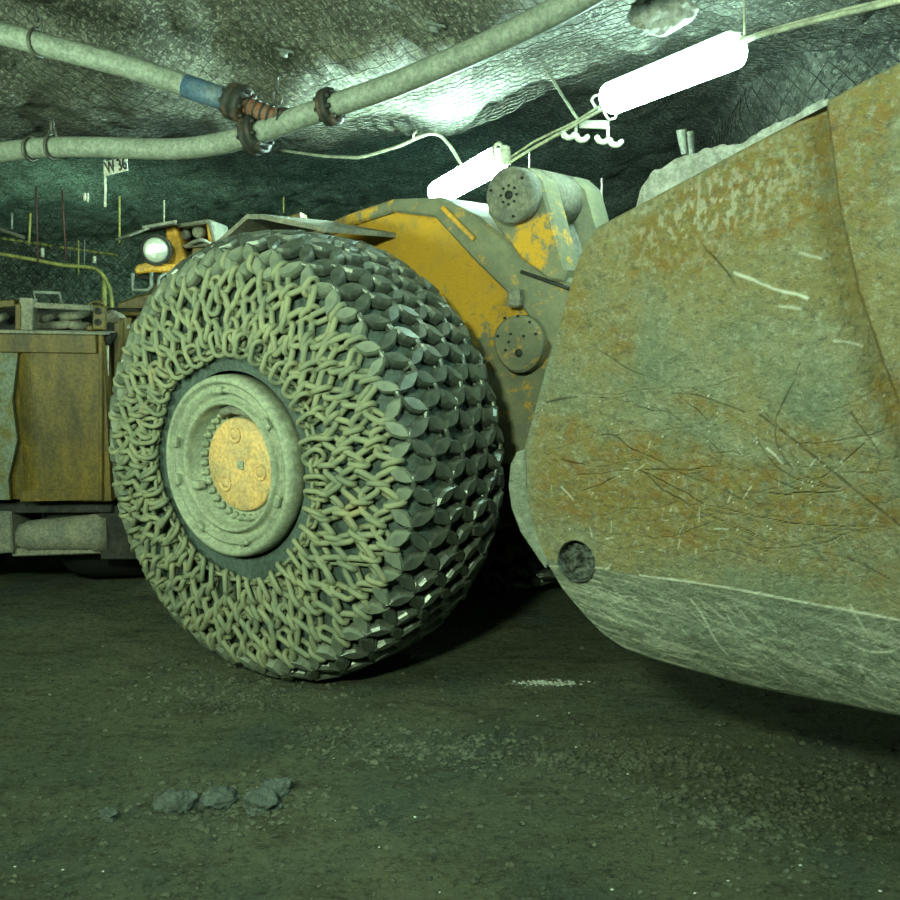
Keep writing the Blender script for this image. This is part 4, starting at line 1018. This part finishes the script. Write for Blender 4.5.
rod(42.5, 248, 257, 6.8, .013, 'insul', 'small pale tag at left, nearest the left edge'); rod(94.5, 256, 263, 6.8, .012, 'insul', 'small pale tag at left, above the yellow hose bend')
cable('yellow_hose', [at(-30, 250, 6.6), at(0, 254, 6.6), at(30, 259, 6.6), at(60, 265, 6.6), at(85, 267, 6.6), at(97, 268, 6.6), at(104, 276, 6.6), at(111, 290, 6.6), at(112.5, 312, 6.6)], .014, 'yellowcable', 'yellow-green hose along the back wall bending down behind the deck', 60, 'hose')
cable('grey_tube', [at(104.5, 278, 6.7), at(104.5, 315, 6.7)], .018, 'yellowcable', 'straight greenish tube standing beside the yellow hose bend', 8, 'tube')
cable('roof_strap', [at(-20, 222, 8.2), at(0, 229, 8.2), at(25, 238, 8.2)], .018, 'dusty', 'grey slanting bar at the left edge under the dark roof', 12, 'bar')
for x0, x1_, lab in ((2, 52, 'beaded yellowish cable under the dark roof, piece nearest the left edge'), (60, 118, 'beaded yellowish cable under the dark roof, piece nearer the sign')):
    n_ = int((x1_-x0)/1.0); P_ = [at(x0+(x1_-x0)*k/n_, 238.5+(x0+(x1_-x0)*k/n_-2)*.145, 8) for k in range(n_+1)]
    o = MB().tube(P_, np.where(np.arange(n_+1) % 8 < 5, .015, .005), 6).build('beaded_cable', mat['yellowcable']); tag(o, lab, 'cable')
# bolts with plates on the roof
for px, py, Y, lab in ((284, 50, 3.95, 'small square roof bolt plate above the pipe joint'), (434, 24, 3.95, 'round pale roof bolt plate near the top middle')):
    d_ = ray(px, py); t_ = next(q for q in np.arange(2.5, 9, .02) if CAMZ+d_[2]*q > ceil_base(d_[0]*q, d_[1]*q)-.10); p = np.array([0, 0, CAMZ])+d_*t_; mb = MB().box((0, 0, 0), (.075, .075, .010), bev=.003); mb.lathe([(-.03, .020), (0, .022)], (0, 0, 0), (0, 0, 1), 8)
    o = mb.build('roof_bolt', mat['galv']); o.location = p; o.rotation_euler = (.3, .1, .4); tag(o, lab, 'bolt plate')
# two drooping rags of torn mesh and rock caught in it
for px, py, Y, s_, lab in ((662, 14, 3.8, .07, 'pale rock lump caught in the mesh at top, left of the near lamp'),):
    th, ph = np.meshgrid(np.linspace(0, np.pi, 40), np.linspace(0, 2*np.pi, 55), indexing='ij'); V = p3(np.sin(th)*np.cos(ph)*s_*1.3, np.sin(th)*np.sin(ph)*s_, np.cos(th)*s_*.7)
    V *= (.45+1.1*fbm(V*14+4, 4, 5, True))[..., None]; o = MB().grid(V[:, ::-1]).build('caught_rock', mat['pale']); o.location = at(px, py, Y); tag(o, lab, 'rock')
for px, py, Y, lab in ((682, 138, 5.9, 'grey drooping strip of torn mesh lining behind the bucket, left one'), (689, 140, 5.9, 'grey drooping strip of torn mesh lining behind the bucket, right one')):
    P_ = [at(px, py-8, Y), at(px+1, py+2, Y), at(px+3, py+16, Y)]; o = MB().tube(smooth_path(P_, 12), np.linspace(.035, .02, 12), 7).build('hanging_strip', mat['dusty']); tag(o, lab, 'strip')

# ================================================================== THINGS ON THE FLOOR
def lump(s_, seed, flat=.62, nn=(40, 60)):
    th, ph = np.meshgrid(np.linspace(0.001, np.pi-.001, nn[0]), np.linspace(0, 2*np.pi, nn[1]), indexing='ij'); V = p3(np.sin(th)*np.cos(ph), np.sin(th)*np.sin(ph)*.8, np.cos(th)*flat)
    n_ = .35+1.0*fbm(V*1.9+seed, 4, seed, True)+.5*(fbm(V*5+seed, 4, seed+3)-.5); V = V*n_[..., None]*s_
    return MB().grid(V[:, ::-1])
clods = [(177, 800, .050, 'grey mud clod, leftmost of the row near the lower left'), (219, 798, .052, 'upright grey mud clod, second from the left in the row'), (262, 802, .050, 'flat grey mud clod, third from the left in the row'),
         (276, 787, .045, 'broken grey mud clod, rightmost and farthest of the row'), (108, 811, .028, 'small dark clod left of the row of mud clods')]
for k, (px, py, s_, lab) in enumerate(clods):
    x, y = floor_at(px, py+4); s_ *= 1.2; o = lump(s_, 31+k).build('mud_clod', mat['clod']); o.location = (x, y, float(floor_z(np.array(x), np.array(y)))+s_*.22); o.rotation_euler.z = k*1.3; tag(o, lab, 'mud clod')
ico = np.array([(0, 0, 1.), (.9, 0, .3), (.3, .85, .35), (-.7, .5, .3), (-.7, -.5, .3), (.3, -.85, .3), (.7, .5, -.4), (-.3, .8, -.4), (-.9, 0, -.4), (-.3, -.8, -.4), (.7, -.5, -.4), (0, 0, -.8)])
icf = [(0, 1, 2), (0, 2, 3), (0, 3, 4), (0, 4, 5), (0, 5, 1), (1, 6, 2), (2, 7, 3), (3, 8, 4), (4, 9, 5), (5, 10, 1), (2, 6, 7), (3, 7, 8), (4, 8, 9), (5, 9, 10), (1, 10, 6), (11, 7, 6), (11, 8, 7), (11, 9, 8), (11, 10, 9), (11, 6, 10)]
def crumbs(name, n, fn, m, smin, smax, seed, flat=.6):
    rnd = random.Random(seed); mb = MB()
    for _ in range(n):
        px, py = fn(rnd); x, y = floor_at(px, py); s_ = smin+(smax-smin)*rnd.random()**3
        a = rnd.random()*6.28; R_ = np.array([[math.cos(a), -math.sin(a), 0], [math.sin(a), math.cos(a), 0], [0, 0, flat]])
        V = (ico*(.7+.6*np.array([[rnd.random()] for _ in range(12)]))*s_)@R_.T*np.array([1, .8, 1]); mb.add(V+np.array([x, y, float(floor_z(np.array(x), np.array(y)))+s_*.2]), icf, False)
    return mb.build(name, mat[m])
def band(rnd):
    k = rnd.random()
    if k < .30: return rnd.gauss(770, 75), rnd.gauss(800, 28)
    if k < .50: t_ = rnd.random(); return 300+t_*330, 735+rnd.gauss(0, 13)+t_*22
    if k < .62: return rnd.gauss(640, 50), rnd.gauss(757, 9)
    if k < .75: return rnd.gauss(230, 60), rnd.gauss(688, 14)
    if k < .85: return rnd.gauss(240, 60), rnd.gauss(805, 14)
    return rnd.uniform(0, 900), rnd.uniform(640, 898)
tag(crumbs('mud_crumbs', 7000, band, 'crumb', .003, .018, 3, .55), 'dark loose mud crumbs scattered across the muddy floor', 'crumbs', kind='stuff')
tag(crumbs('salt_streak', 260, lambda r: (545+r.gauss(0, 17), 681.5+r.gauss(0, 1.6)+.0), 'salt', .003, .010, 9, .4), 'white salt crumbs in a short streak on the floor, left below the bucket', 'salt', kind='stuff')
tag(crumbs('salt_specks', 150, lambda r: r.choice(((103, 867), (728, 882), (695, 893), (756, 818), (415, 816), (200, 720), (880, 893), (740, 790), (800, 868), (r.uniform(0, 900), r.uniform(660, 895))))if r.random() < .7 else (r.uniform(0, 900), r.uniform(660, 895)), 'salt', .002, .007, 10, .4),
    'tiny white salt specks dotted over the floor', 'salt', kind='stuff')
